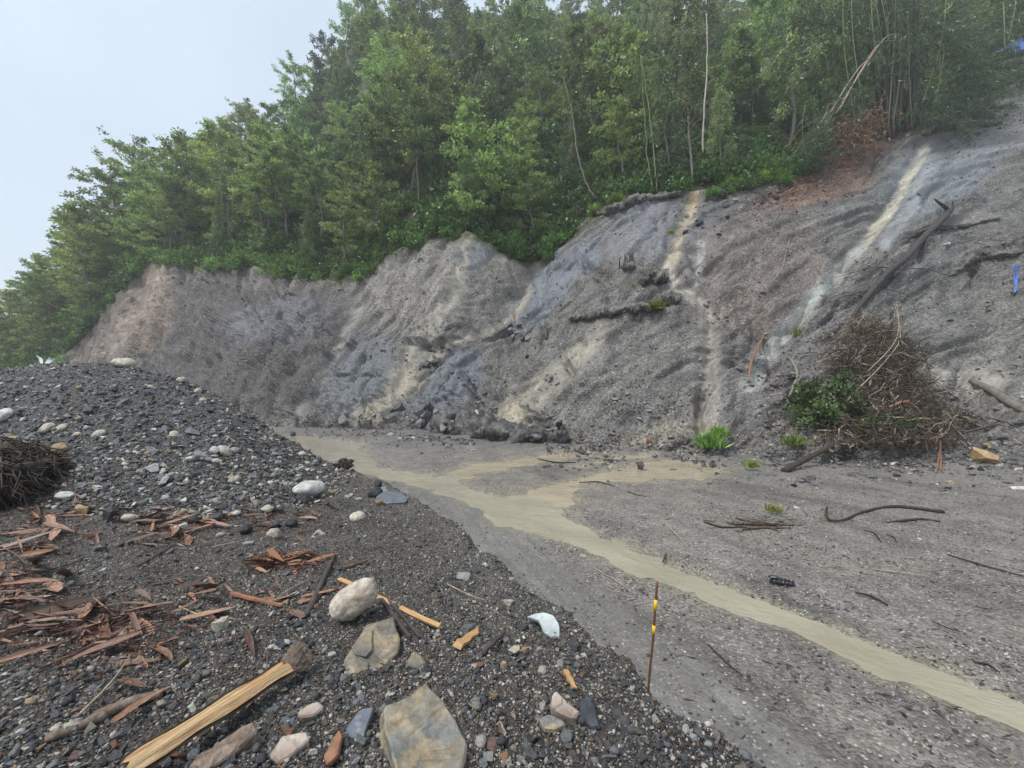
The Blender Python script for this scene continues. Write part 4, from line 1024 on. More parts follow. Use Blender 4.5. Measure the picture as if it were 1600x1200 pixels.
hull_stone('stone', [(420, 1180), (440, 1152), (478, 1142), (486, 1156), (460, 1180), (432, 1194)], (450, 1170), .06, .05, M['rock_cream'], 'pale crumbly rock below the end of the split log', (.05, -.3))
hull_stone('stone', [(462, 1112), (480, 1098), (498, 1096), (506, 1106), (490, 1118), (468, 1122)], (482, 1110), .05, .05, M['rock_cream'], 'cream rock tucked beside the split log end', (.1, -.3))
hull_stone('stone', [(588, 776), (600, 768), (620, 768), (640, 776), (634, 784), (606, 786), (590, 783)], (614, 778), .06, .07, M['slate_blue'], 'dark bluish slab on the bank right of the gravel heap', (0, -.1))
o = hero(482, 772, 46, 'round', 'white', 'large white lumpy stone on the right foot of the gravel heap', (1.1, .8, .95), .1, 'stone', None, 915); o.rotation_euler.y += .25
for px, py, w_, k_, c_, l_ in ((195, 572, 34, 'round', 'cream', 'long cream stone on the top of the gravel heap'), (283, 597, 17, 'round', 'cream', 'cream stone on the right shoulder of the heap crest'), (328, 611, 22, 'round', 'cream', 'pale oval stone breaking the right skyline of the heap'), (10, 655, 34, 'round', 'white', 'whitish stone at the left edge on the heap face'), (20, 688, 30, 'chip', 'tan', 'tan angular stone at the left edge of the heap'), (77, 675, 28, 'round', 'cream', 'elongated cream stone on the left heap face'), (100, 672, 20, 'round', 'cream', 'cream stone beside the elongated cream stone'), (46, 690, 34, 'slab', 'bluish grey', 'bluish grey slab standing at left on the heap'), (97, 706, 24, 'round', 'tan', 'orange tan stone above the root clump'), (314, 716, 20, 'round', 'tan', 'pale orange egg shaped stone in the heap middle'), (335, 709, 18, 'round', 'white', 'white pebble right of the pale orange stone'), (366, 708, 20, 'round', 'pale grey', 'grey round pebble right of the white pebble'), (418, 799, 24, 'round', 'cream', 'round cream stone at the heap foot near red leaves'), (370, 805, 18, 'round', 'white', 'small white round stone at the heap foot'), (340, 813, 26, 'round', 'dark grey', 'smooth slate grey stone at the heap foot'), (303, 817, 30, 'round', 'black', 'black wet stone beside the smooth slate grey one'), (385, 833, 28, 'round', 'black', 'black stone among red leaves at the heap foot'), (430, 823, 28, 'round', 'dark grey', 'dark grey stone below the round cream stone'), (455, 823, 26, 'round', 'black', 'black rounded stone right of the dark grey one'), (498, 835, 26, 'chip', 'cream', 'square cream stone below the large white stone'), (172, 812, 40, 'block', 'black', 'black earthy lump in the red leaves'), (128, 802, 34, 'block', 'tan', 'tan and grey stone among the red leaves'), (105, 778, 30, 'round', 'white', 'long white stone above the red leaves'), (345, 838, 18, 'round', 'pale grey', 'pale stone below the slate grey stone'), (563, 803, 20, 'slab', 'pale grey', 'flat pale stone right of the heap foot'), (78, 730, 22, 'round', 'cream', 'cream stone right of the root clump'), (490, 690, 16, 'round', 'tan', 'orange stone on the far right heap edge'), (1008, 1128, 22, 'chip', 'cream', 'cream chip just below the stake foot'), (772, 1088, 20, 'block', 'tan', 'rusty tan pebble right of the big slab'), (820, 1022, 20, 'block', 'tan', 'ochre knob on the bank below the white boomerang stone'), (808, 905, 34, 'chip', 'tan', 'crumbly ochre stone at the bank edge above the road'), (830, 920, 24, 'chip', 'tan', 'second crumbly ochre stone on the bank edge'), (905, 1078, 12, 'chip', 'bluish grey', 'small blue grey flake beside the orange chip')):
    hero(px, py, w_ * .86, k_, c_, l_)

# ------------------------------------------------------------------ dry bamboo sheaths and twigs
M['sheath'] = mat_plain('sheath', (.15, .07, .043), .38, 14, .5, .004, spec=.5, obj_rand=.6, stretch=(9, 1.2, 1), col2=(.27, .16, .108))
M['shred'] = mat_plain('shred', (.25, .12, .062), .5, 14, .4, .003, obj_rand=.3, stretch=(6, 1, 1))
def sheath_mesh(seed):
    r = random.Random(seed); nu, nv = 11, 5; V = []; W = r.uniform(.12, .26); curl = r.uniform(.2, 1.2); bend = r.uniform(-.06, .08); tw = r.uniform(-1.1, 1.1); side = r.uniform(-.07, .07)
    for i in range(nu):
        u = i / (nu - 1); wd = W * (math.sin(math.pi * min(1, .12 + .88 * u ** .75)) ** .7 if u < 1 else .03) + .004
        for j in range(nv):
            v = (j / (nv - 1) - .5) * 2; a = tw * (u - .5); x = v * wd * .5 * math.cos(curl * abs(v) * .6); z = abs(v) ** 1.6 * wd * .5 * curl * .6
            V.append((x * math.cos(a) - z * math.sin(a) + side * math.sin(u * 3.1), u - .5, x * math.sin(a) + z * math.cos(a) + bend * math.sin(u * math.pi) + .012 * r.uniform(-1, 1)))
    return mk_mesh('sheath_shape', V, grid_faces(nu, nv))
SH_ = [sheath_mesh(i) for i in range(9)]
for m_ in SH_: m_.materials.append(M['sheath'])
SHR2 = [sheath_mesh(50 + i) for i in range(4)]
for m_ in SHR2: m_.materials.append(M['shred'])
def put_sheath(px, py, lpx, ang, protos=SH_, lift=.02, wide=1.0):
    p = on_bank(px, py); n = bank_normal(p, .15); o = link('bamboo_sheath', protos[rng.integers(len(protos))])
    q = n.to_track_quat('Z', 'Y').to_matrix() @ Euler((rng.normal(0, .22), rng.normal(0, .3), 0)).to_matrix()
    # heading on the ground given as the angle seen in the photograph
    d = Vector((math.cos(ang), math.sin(ang) * 1.7, 0)); L = lpx / F * p.y * (1 + .5 * abs(math.sin(ang)))
    yaw = math.atan2(d.y, d.x) - math.pi / 2
    o.rotation_euler = (Euler((0, 0, yaw)).to_matrix() @ Euler((rng.normal(0, .15), rng.normal(0, .35), 0)).to_matrix()).to_euler()
    o.rotation_euler.x += -n.y * .9
    o.scale = (L * wide, L, L * .45); o.location = p + n * (lift + rng.random() * .035); return o
for cx, cy_, rx, ry, n_, l0, l1, zone, protos in ((75, 815, 80, 36, 34, 22, 62, 'of litter below root clump', SH_), (262, 822, 64, 28, 38, 20, 62, 'of heap foot tangle', SH_), (20, 915, 62, 70, 44, 32, 85, 'of left edge pile', SH_), (165, 985, 120, 46, 52, 32, 85, 'of long lower left pile', SH_), (420, 938, 80, 20, 14, 22, 55, 'strewn above the split log', SH_), (445, 882, 52, 12, 20, 18, 42, 'of shred patch below heap', SHR2), (410, 815, 95, 24, 22, 16, 36, 'of heap foot pebbles', SH_), (480, 800, 40, 25, 7, 16, 30, 'beside the large white stone', SH_), (330, 930, 75, 26, 14, 22, 48, 'of soil between litter piles', SH_)):
    for i in range(n_):
        px = float(np.clip(cx + rng.normal(0, .62) * rx, -8, 700)); py = cy_ + rng.normal(0, .62) * ry
        o = put_sheath(px, py, rng.uniform(l0, l1), rng.uniform(-.7, .7) + (math.pi if rng.random() < .5 else 0), protos, -.005 + .05 * rng.random() * (n_ > 15), rng.uniform(.4, 1.15))
        sub = ('upper ' if py < cy_ else 'lower ') + ('left' if px < cx - .22 * rx else 'right' if px > cx + .22 * rx else 'middle') + ' part ' if n_ > 9 else ''
        want_label(o, 'orange bamboo shred' if protos is SHR2 else 'red bamboo sheath', sub + zone, px, 'bamboo sheath', 'dry bamboo sheaths on the bank')
for px, py, l, a_, lab in ((205, 1085, 60, -.2, 'wide pinkish brown sheath joined to a drooping one above the log'), (228, 1115, 62, 1.25, 'drooping brown sheath hanging down from the wide pinkish one'), (60, 870, 34, 1.3, 'upright pink leaf tip poking out of the left litter')):
    o = put_sheath(px, py, l, a_, SH_, .03, 1.5); tag(o, lab, 'bamboo sheath', 'dry bamboo sheaths on the bank')
def path_on(fn, pts, lift): return [fn(x, y) + Vector((0, 0, lift)) for x, y in pts]
def stick(name, pts, rad, mat, label, cat, fn=on_bank, lift=.02, group=None, sides=6, jit=0.0, k=3):
    P = smooth_path(path_on(fn, pts, lift), k); P = P + rng.normal(0, 1, P.shape) * jit
    r = np.interp(np.linspace(0, 1, len(P)), np.linspace(0, 1, len(rad)), rad); a = Acc(); a.tube(P, r * (1 + .12 * rng.normal(0, 1, len(P))), sides)
    c = P.mean(0); a.V[0] = a.V[0] - c; o = link(name, a.mesh(name), M[mat] if isinstance(mat, str) else mat, None, c); tag(o, label, cat, group); return o
for i, (x0, y0, x1, y1, r_) in enumerate(((215, 890, 335, 812, .012), (125, 1125, 205, 1030, .007), (0, 910, 130, 880, .009), (15, 975, 165, 935, .012), (280, 955, 350, 978, .006), (60, 1060, 110, 1040, .005), (415, 1065, 418, 1020, .005), (430, 945, 490, 908, .007), (245, 1115, 285, 1102, .006), (0, 860, 45, 890, .01), (330, 860, 400, 845, .006), (390, 760, 480, 790, .008), (150, 745, 230, 748, .007), (190, 1000, 218, 960, .006), (900, 1085, 960, 1140, .004), (870, 1055, 930, 1105, .004), (700, 920, 760, 945, .005), (95, 1000, 160, 968, .008))):
    m_ = ((x0 + x1) / 2 + rng.normal(0, 4), (y0 + y1) / 2 + rng.normal(0, 3)); mt = ('root', 'twig_pale', 'root_dark')[i % 3]
    o = stick('twig', [(x0, y0), m_, (x1, y1)], [r_, r_ * .8, r_ * .5], mt, None, None, on_bank, .03)
    want_label(o, {'root': 'thin brown twig', 'twig_pale': 'thin pale straw twig', 'root_dark': 'thin dark twig'}[mt], zone_bank(x0, max(y0, y1)) if max(y0, y1) > 835 else 'across the heap face', x0, 'twig', 'twigs on the bank')
stick('stick', [(480, 966), (492, 940), (507, 905), (524, 868)], [.028, .03, .024, .016], 'bark_dark', 'dark straight stick left of the white boulder', 'stick', lift=.02)
M['fresh_wood'] = mat_plain('fresh_wood', (.42, .25, .11), .5, 20, .25, .003, stretch=(8, 8, .8))
M['split_wood'] = mat_plain('split_wood', (.50, .36, .20), .42, 16, .5, .010, stretch=(9, 9, .35), col2=(.36, .20, .09))
M['bark_log'] = mat_plain('bark_log', (.15, .105, .075), .7, 9, .5, .02, stretch=(4, 4, 1), col2=(.23, .18, .145))
def bar(name, a_px, b_px, wid, th, mat, label, cat, fn=on_bank, lift=.02, roll=0.0, taper=.7):
    a_ = fn(*a_px) + Vector((0, 0, lift)); b2 = fn(*b_px) + Vector((0, 0, lift)); d = (b2 - a_); L = d.length; z_ = d.normalized()
    bm = bmesh.new(); n_ = 9
    prof_ = [(-.5, -.5), (.5, -.42), (.46, .5), (-.4, .44)]; rings = []
    for i in range(n_):
        u = i / (n_ - 1); s_ = (1 - (1 - taper) * u) * (1 + .1 * math.sin(i * 2.3)); rings.append([bm.verts.new((x * wid * s_ + .08 * wid * math.sin(i * 1.7), y * th * s_, (u - .5) * L + (rng.uniform(-.5, .5) * wid * .9 if i in (0, n_ - 1) else 0))) for x, y in prof_])
    for i in range(n_ - 1):
        for j in range(4): bm.faces.new((rings[i][j], rings[i][(j + 1) % 4], rings[i + 1][(j + 1) % 4], rings[i + 1][j]))
    bm.faces.new(rings[0][::-1]); bm.faces.new(rings[-1]); bmesh.ops.recalc_face_normals(bm, faces=bm.faces[:])
    me = bpy.data.meshes.new(name); bm.to_mesh(me); bm.free()
    o = link(name, me, M[mat], None, (a_ + b2) / 2); o.rotation_euler = (z_.to_track_quat('Z', 'Y').to_matrix() @ Euler((0, 0, roll)).to_matrix()).to_euler(); tag(o, label, cat); return o
bar('wood_splinter', (530, 913), (686, 989), .034, .018, 'fresh_wood', 'long fresh orange wood splinter behind the white boulder', 'wood splinter', lift=.045, roll=.5, taper=1.05)
bar('stick', (596, 945), (640, 1006), .026, .02, 'bark_dark', 'charred black stick right of the white boulder', 'stick', lift=.04)
bar('stick', (600, 935), (655, 1003), .022, .02, 'bark_dark', 'second charred black stick just right of the first', 'stick', lift=.03)
bar('wood_chip', (716, 1018), (748, 992), .06, .02, 'fresh_wood', 'bright orange wood chip right of the tan slab', 'wood chip', lift=.035, roll=.3)
bar('wood_chip', (756, 1026), (788, 996), .03, .02, 'bark_dark', 'black burnt wood chip beside the bright orange one', 'wood chip', lift=.03)
bar('wood_chip', (884, 1062), (899, 1088), .03, .022, 'fresh_wood', 'orange chip standing left of the stake', 'wood chip', lift=.04)

bar('bark_piece', (362, 933), (440, 952), .035, .02, 'orange_wood', 'split orange brown bark strip above the split log', 'bark', lift=.03)
bar('bark_piece', (535, 893), (575, 880), .03, .02, 'root', 'short brown bark tube right of the orange shreds', 'bark', lift=.03)
# split log: bark half-round, pale split face, knotted end
lg = on_bank(345, 1120) + Vector((0, 0, .06)); la = on_bank(200, 1232) + Vector((0, 0, .09)); lb = on_bank(462, 1062) + Vector((0, 0, .11))
root = empty('split_log', (la + lb) / 2);  tag(root, 'split log with a pale yellow inner face and a gnarled end at the bottom', 'log')
dv = (lb - la); Ln = dv.length; ez = dv.normalized(); ey = (Vector((-.15, -.75, .65)) - ez * Vector((-.15, -.75, .65)).dot(ez)).normalized(); ex = ey.cross(ez)
root.rotation_euler = Matrix((ex, ey, ez)).transposed().to_euler(); ex, ey, ez = Vector((1, 0, 0)), Vector((0, 1, 0)), Vector((0, 0, 1))
rw = .056; V = []; n_ = 14; m_ = 9
for i in range(n_):
    u = i / (n_ - 1) - .5; s_ = 1 + .12 * math.sin(i * 1.1)
    for j in range(m_):
        a = math.pi * (j / (m_ - 1)); V.append(tuple(ez * (u * Ln) + ex * (math.cos(a) * rw * s_) - ey * (math.sin(a) * rw * .95 * s_ + .004 * math.sin(i * 2 + j * 3))))
link('bark', mk_mesh('bark', V, grid_faces(n_, m_)), M['bark_log'], root)
V = []
for i in range(n_):
    u = i / (n_ - 1) - .5; s_ = 1 + .12 * math.sin(i * 1.1)
    for j in range(7):
        v = (j / 6 - .5) * 2; V.append(tuple(ez * (u * Ln + (.012 * math.sin(j * 2.2) if i in (0, n_ - 1) else 0)) + ex * (v * rw * .80 * s_) + ey * (.012 * (1 - v * v) + (.006 if j in (2, 3) else -.003) + .003 * math.sin(i * 1.9 + j))))
link('split_face', mk_mesh('split_face', V, grid_faces(n_, 7), False), M['split_wood'], root)
kn = rock_mesh('knot', 77, 'round', 4, (.45, .28, .05)); o = link('gnarled_end', kn, M['bark_log'], root, ez * (Ln * .5 + .02), (R(10), R(12), R(35)), (.15, .12, .25))
stick('branch', [(70, 1165), (130, 1140), (190, 1110), (255, 1090)], [.02, .03, .03, .02], 'bark_log', 'brown bark strip left of the split log at the bottom', 'branch', lift=.02)

BARKP = [(292, 1202), (330, 1172), (370, 1150), (402, 1132)]
# rusty stake with two yellow bands
p = on_bank(1011, 1086); top = at(1027, 909, p.y - .02)
root = empty('stake', p); tag(root, 'rusty thin stake with two yellow tape bands stuck in the bank edge', 'stake')
M['rust'] = mat_plain('rust', (.13, .058, .03), .6, 60, .4, .002); M['yellow_tape'] = mat_plain('yellow_tape', (.80, .47, .02), .4, 30, .12, .001)
d = top - p; a = Acc(); pts = [p - p + Vector((0, 0, -.08)), d * .25 + Vector((.004, 0, 0)), d * .5 + Vector((.006, 0, 0)), d * .75 + Vector((.002, 0, 0)), d]; a.tube(smooth_path(pts, 4), .0075, 8); link('rod', a.mesh('rod'), M['rust'], root)
for f0, f1 in ((.715, .785), (.50, .565)):
    a = Acc(); q0 = smooth_path(pts, 4); g = lambda f: Vector([np.interp(f, np.linspace(0, 1, len(q0)), q0[:, i]) for i in range(3)])
    f0_, f1_ = (f0 + .04), (f1 + .04); a.tube([g(f0_ - .008), g((f0_ + f1_) / 2), g(f1_ + .008)], .0098, 10); link('tape_band', a.mesh('tape_band', False), M['yellow_tape'], root)

# root clumps on the bank
def lumpy(name, c, rx, ry, rz_, seed, mat, parent=None, amp=.35, sub=4, rot=0.0):
    bm = bmesh.new(); bmesh.ops.create_icosphere(bm, subdivisions=sub, radius=1); of = Vector((seed * 3.1, seed * 1.7, seed * .9))
    for v in bm.verts:
        n = v.co.normalized(); dd = 1 + amp * mnoise.noise(n * 1.7 + of) + amp * .6 * mnoise.noise(n * 4 + of) + amp * .35 * mnoise.noise(n * 9 + of); v.co = Vector((n.x * rx, n.y * ry, n.z * rz_)) * dd
    if rot: bmesh.ops.rotate(bm, cent=(0, 0, 0), matrix=Matrix.Rotation(rot, 3, 'Z'), verts=bm.verts[:])
    me = bpy.data.meshes.new(name); bm.to_mesh(me); bm.free(); me.polygons.foreach_set('use_smooth', [True] * len(me.polygons)); me.update()
    return link(name, me, mat, parent, c)
def root_clump(px, py, wpx, label, n_, name='root_clump', colour='sod', fn=on_bank):
    p = fn(px, py); r = wpx / F * p.y * .5; e = empty(name, p); tag(e, label, 'root clump')
    lumpy('soil_core', (0, 0, r * .42), r * .8, r * .7, r * .62, px * .1, M['root_dark'], e, .55)
    a = Acc(); b2 = Acc()
    for i in range(n_):
        d = np.array([rng.normal(), rng.normal() - .3, abs(rng.normal()) * .7 + .1]); d /= np.linalg.norm(d); s_ = np.array([0, 0, r * .45]) + d * r * rng.uniform(.5, .9)
        e2 = s_ + d * r * rng.uniform(.1, .5) + np.array([rng.normal() * r * .3, rng.normal() * r * .3, -r * rng.uniform(.1, .7)])
        (a if i % 3 else b2).tube(wiggle(s_, e2, 5, .16), np.linspace(.010, .003, 5) * (r / .35) ** .5, 3)
    link('roots', a.mesh('roots'), M['root_dark'], e)['kind'] = 'stuff'; link('pale_roots', b2.mesh('pale_roots'), M['root'], e)['kind'] = 'stuff'; return e
root_clump(6, 782, 150, 'dark brown root clump of torn turf at the left picture edge', 1100)
root_clump(537, 734, 30, 'small dark brown root clump on the bank beside the stream', 90)
p = on_bank(64, 568); e = empty('plastic_scrap', p); tag(e, 'scrap of white plastic sticking up on the heap crest', 'plastic scrap'); M['white_plastic'] = mat_plain('white_plastic', (.72, .74, .75), .35, 8, .08, .003)
for s_, c_ in (((-.16, 0, .22), (.0, .03, .10)), ((.06, .02, .16), (.12, 0, .05)), ((.15, 0, .13), (.16, .02, .02))):
    V = [(-.02 + c_[0], 0, 0), (.05 + c_[0], .01, 0), (c_[0] + s_[0] * .5 + .06, .05, s_[2] * .6), (c_[0] + s_[0] * .5 - .03, .04, s_[2] * .6), (c_[0] + s_[0], .02, s_[2]), (c_[0] + s_[0] + .03, .03, s_[2] * .95)]
    link('torn_strip', mk_mesh('torn_strip', V, np.array([[0, 1, 2, 3], [3, 2, 5, 4]])), M['white_plastic'], e)
# ------------------------------------------------------------------ things on the slope
def lumpy_run(name, pts, rad, fn, mat, parent=None, lift=0.0, flat=.7, amp=.35, seed=1, n=46, m=16):
    """irregular mass of soil or turf that follows a line over the ground"""
    P = smooth_path(path_on(fn, pts, lift), 8); t_ = np.linspace(0, len(P) - 1, n); P = np.stack([np.interp(t_, np.arange(len(P)), P[:, i]) for i in range(3)], -1)
    Tn = np.gradient(P, axis=0); Tn /= np.linalg.norm(Tn, axis=1)[:, None]; up = np.array([0, -.45, .9]); A = np.cross(Tn, up); A /= np.linalg.norm(A, axis=1)[:, None]; B = np.cross(A, Tn)
    r = np.interp(np.linspace(0, 1, n), np.linspace(0, 1, len(rad)), rad); V = np.empty((n, m, 3)); th = np.arange(m) / m * 2 * np.pi
    for i in range(n):
        end = min(1, (min(i, n - 1 - i) + .4) / 4) ** .5
        for j in range(m):
            d = A[i] * math.cos(th[j]) + B[i] * math.sin(th[j]) * flat; q = Vector(P[i] / max(r.mean(), .05) * .9 + d * .8 + seed * 5.3)
            s_ = 1 + amp * mnoise.noise(q) + amp * .7 * mnoise.noise(q * 2.6) + amp * .6 * mnoise.noise(q * 6) + amp * .3 * mnoise.noise(q * 13)
            V[i, j] = P[i] + d * r[i] * s_ * end
    c = P.mean(0); V -= c; i = np.arange(n - 1)[:, None] * m; j = np.arange(m)[None]; k = (j + 1) % m
    q = np.stack([i + j, i + k, i + m + k, i + m + j], -1).reshape(-1, 4)
    Vv_ = np.vstack([V.reshape(-1, 3), V[0].mean(0)[None], V[-1].mean(0)[None]]); jj = np.arange(m); kk = (jj + 1) % m; a_ = n * m; b_ = (n - 1) * m
    tri = np.vstack([np.stack([kk, jj, np.full(m, a_)], -1), np.stack([b_ + jj, b_ + kk, np.full(m, a_ + 1)], -1)])
    if parent is not None: c = Vector(c) - parent.location
    return link(name, mk_mesh(name, Vv_, [q.astype(np.int32), tri.astype(np.int32)]), M[mat], parent, c)
def hair(fn, pts, n_, ln, rad, lift=.1, spread=.3, down=1.0):
    P = smooth_path(path_on(fn, pts, lift), 6); a = Acc()
    for i in range(n_):
        b0 = P[rng.integers(len(P))] + rng.normal(0, .12, 3); e2 = b0 + np.array([rng.normal() * spread, -abs(rng.normal()) * .25, -down * rng.uniform(.3, 1)]) * ln
        a.tube(wiggle(b0, e2, 5, .14), np.linspace(rad, rad * .4, 5), 3)
    return a
def sod(name, pts, rad, label, seed, fn=on_cliff, lift=.12, fringe=60, cat='turf ledge', mat='sod', flat=.75, amp=.7):
    c = fn(*pts[len(pts) // 2]); e = empty(name, c); tag(e, label, cat)
    lumpy_run('soil_body', pts, rad, fn, mat, e, lift, flat, amp, seed, 90, 22)
    if fringe:
        a = hair(fn, pts, fringe, .55, .012, lift); me = a.mesh('root_fringe'); o = link('root_fringe', me, M['root_dark'], e); me.transform(Matrix.Translation(-c))
    return e
sod('turf_ledge', [(890, 500), (915, 498), (945, 492), (985, 486), (1015, 482)], [.16, .3, .36, .34, .3], 'long dark overhanging turf ledge in the middle of the slope', 3)
sod('soil_lump', [(1000, 446), (1020, 438), (1042, 440)], [.4, .75, .5], 'dark humped soil lump above the long turf ledge', 5, lift=.15, fringe=30, cat='soil lump')
sod('soil_lump', [(1030, 478), (1050, 470), (1064, 470)], [.35, .5, .35], 'dark lump at the right end of the turf ledge behind a green tuft', 6, lift=.1, fringe=40, cat='soil lump')
sod('turf_ledge', [(1486, 432), (1510, 412), (1540, 402), (1572, 400), (1625, 388)], [.12, .3, .36, .25, .2], 'brown root fringed turf ledge at the right edge', 8, fringe=110)
sod('turf_ledge', [(1425, 372), (1450, 360), (1500, 358), (1540, 346), (1562, 346)], [.1, .2, .22, .18, .08], 'thin dark root ledge beside the root end of the fallen trunk', 9, fringe=60)
sod('turf_ledge', [(905, 362), (930, 342), (955, 330), (990, 316), (1030, 310), (1065, 304)], [.3, .42, .5, .48, .42, .3], 'dark overhanging soil rim under the trees above the grey face', 10, lift=.05, fringe=120)
sod('turf_ledge', [(1440, 212), (1475, 202), (1520, 198), (1560, 196)], [.2, .4, .45, .2], 'black soil rim at the upper right of the scar', 12, fringe=20)
sod('mud_mound', [(688, 668), (700, 684), (730, 694), (775, 700), (820, 702), (860, 698), (888, 690)], [.45, .8, .85, .75, .75, .6, .35], 'curved mound of dark lumpy slumped mud at the slope foot', 14, lift=.35, fringe=0, cat='mud mound', mat='mud_clod', flat=.9, amp=.75)
cl = 0
for i in range(64):
    f = rng.random(); px = np.interp(f, [0, .2, 1], [692, 710, 890]) + rng.normal(0, 9); py = np.interp(px, [690, 705, 760, 850, 890], [668, 690, 702, 702, 692]) + rng.normal(0, 7)
    p = on_cliff(px, py - 5, .75); o = put_stone(p, rng.uniform(.25, .65), ('block', 'round', 'chip')[i % 3], ('dark grey', 'black', 'grey')[int(rng.integers(3))], Vector((0, -.5, .85)), 'clod', .2)
    want_label(o, f'dark {SHAPE[("block", "round", "chip")[i % 3]].replace("stone", "clod").replace("chip", "clod")}', 'on the ' + ('left end' if px < 735 else 'middle left' if px < 785 else 'middle right' if px < 840 else 'right end') + ' of the slumped mud mound', px, 'clod', 'clods of the slumped mud mound')
def outcrop(px, py, w_px, label, n_, colour='dark grey', lift=.05, spread=(1, .5), fn=on_cliff):
    c = fn(px, py); e = empty('rock_outcrop', c); tag(e, label, 'rock outcrop'); W = w_px / F * c.y
    for i in range(n_):
        dx = rng.normal(0, .3) * W * spread[0]; dz = rng.normal(0, .3) * W * spread[1]
        px2 = px + dx / c.y * F; py2 = py - dz / c.y * F; p = fn(px2, py2, lift - .08); s_ = W * rng.uniform(.14, .42)
        o = put_stone(p, s_, ('block', 'slab', 'chip')[i % 3], colour if rng.random() < .7 else 'grey', Vector((-.3, -.6, .7)).normalized(), 'rock_block', .3); o.parent = e; o.location = Vector(o.location) - c
    return e
outcrop(672, 572, 44, 'dark jagged rock outcrop left of centre on the slope', 13)
outcrop(690, 548, 40, 'broken dark rock shelf above the jagged outcrop', 9)
outcrop(822, 522, 50, 'dark broken rock knob at the end of the stony shelf', 14)
outcrop(775, 435, 20, 'small dark rock knob on the pale ridge', 6)
outcrop(980, 632, 40, 'grey rock layers low on the slope right of the mud mound', 9, 'grey')
outcrop(1112, 332, 55, 'dark shale blocks right of the orange streak', 14, 'black', -.05, (1.2, .8))
outcrop(1180, 305, 60, 'dark shale blocks below the lime green bank', 14, 'black', -.08, (1.6, .5))
outcrop(1225, 395, 26, 'dark undercut stone in the upper right slope', 6)
outcrop(645, 652, 60, 'pile of dark rubble at the slope foot left of the mud mound', 16, 'dark grey')
outcrop(860, 600, 40, 'broken grey rubble above the mud mound', 9, 'grey')
outcrop(1210, 720, 26, 'dark rubble at the slope foot left of the fallen brush', 7)
outcrop(1470, 600, 50, 'pale flaky shale right of the fallen brush', 12, 'pale grey')
outcrop(1100, 480, 40, 'stony chute rubble in the middle of the slope', 14, 'grey', -.05, (1.3, 1.4))
outcrop(1104, 580, 34, 'stony rubble low in the chute', 14, 'grey', -.05, (1.1, 1.8))
for px, py, w_, k_, c_, l_ in ((472, 667, 26, 'block', 'black', 'black boulder on the far road by the stream'), (458, 681, 10, 'round', 'black', 'small dark stone at the stream head'), (536, 659, 20, 'block', 'pale grey', 'pale blocky boulder at the slope foot beyond the stream'), (565, 668, 16, 'block', 'dark grey', 'dark stone right of the black boulder'), (578, 660, 11, 'block', 'tan', 'tan stone standing at the slope foot'), (612, 684, 14, 'round', 'pale grey', 'pale rounded stone on the far road'), (620, 690, 12, 'slab', 'grey', 'flat grey stone by the pale rounded one'), (645, 688, 11, 'round', 'white', 'whitish stone left of the mud mound'), (745, 650, 18, 'block', 'white', 'white block lodged behind the mud mound'), (790, 658, 14, 'slab', 'white', 'flat white stone behind the mud mound'), (842, 690, 14, 'slab', 'white', 'pale flat stone on the mud mound'), (1014, 692, 12, 'block', 'rust brown', 'orange red stone at the slope foot'), (1002, 733, 18, 'block', 'dark grey', 'dark stone in the sandy runoff'), (1535, 724, 42, 'block', 'tan', 'tan wedge shaped rock at the foot of the right slope'), (1543, 698, 16, 'chip', 'tan', 'ochre lump above the tan wedge rock'), (1590, 765, 24, 'slab', 'white', 'white flat stone at the right picture edge'), (1246, 795, 14, 'slab', 'white', 'small white flake on the road below the brush'), (1436, 845, 8, 'round', 'white', 'tiny white pebble alone on the right road'), (1173, 604, 16, 'slab', 'bluish grey', 'bluish slate at the lower end of the orange stick'), (1480, 383, 14, 'slab', 'white', 'pale flake right of the fallen trunk'), (1330, 245, 12, 'chip', 'grey', 'grey stone in the brown litter'), (1000, 655, 14, 'slab', 'pale grey', 'pale slab on the rubble right of the mud mound')):
    p = on_cliff(px, py, .02) if not (py > 700 or py > 662 and px < 660) else on_road(px, py, -.01)
    o = put_stone(p, w_ / F * p.y, k_, c_, Vector((0, -.3, .95)).normalized(), 'stone', .15); tag(o, l_, 'stone')
# tufts and small plants
def tuft(px, py, r, label, fn=on_cliff, mat='leaf_grass', n_=170, name='grass_tuft', cat='grass tuft', lift=.03, up=.9):
    c = fn(px, py); P = rng.normal(0, .32 * r, (n_, 3)); P[:, 2] = np.abs(P[:, 2]) * .5; D = rng.normal(0, .7, (n_, 3)); D[:, 2] = np.abs(D[:, 2]) + up; D[:, 1] -= .3
    sz = rng.uniform(.35, .9, n_) * r; me = leaf_mesh(name, P, D, sz, sz * .16 + .01, rng.random(n_)); o = link(name, me, M[mat], None, c + Vector((0, -.05, lift))); tag(o, label, cat); return o
tuft(1110, 702, .62, 'bright green feathery plant growing at the slope foot', n_=520, mat='leaf_shrub', name='green_plant', cat='plant')
tuft(1122, 685, .5, 'upper sprig of the green plant at the slope foot', n_=150, mat='leaf_grass', name='green_plant', cat='plant')
tuft(1022, 492, .7, 'yellow green tuft hanging on the turf ledge', n_=320, mat='leaf_yellow', lift=.25, up=.1)
tuft(1245, 526, .5, 'small green sprout left of the fallen brush', n_=110, mat='leaf_yellow')
tuft(1172, 735, .35, 'small green sprig beside the dark rubble', n_=70, fn=on_road)
tuft(1205, 804, .22, 'straw green tuft on the road below the slope', n_=60, fn=on_road, mat='leaf_yellow')
tuft(1050, 365, .4, 'small moss tuft beside the orange streak', n_=60)
tuft(990, 448, .3, 'faint green moss on the soil lump', n_=50, mat='leaf_yellow')
tuft(1238, 700, .5, 'bright green grass at the left foot of the fallen brush', n_=110)
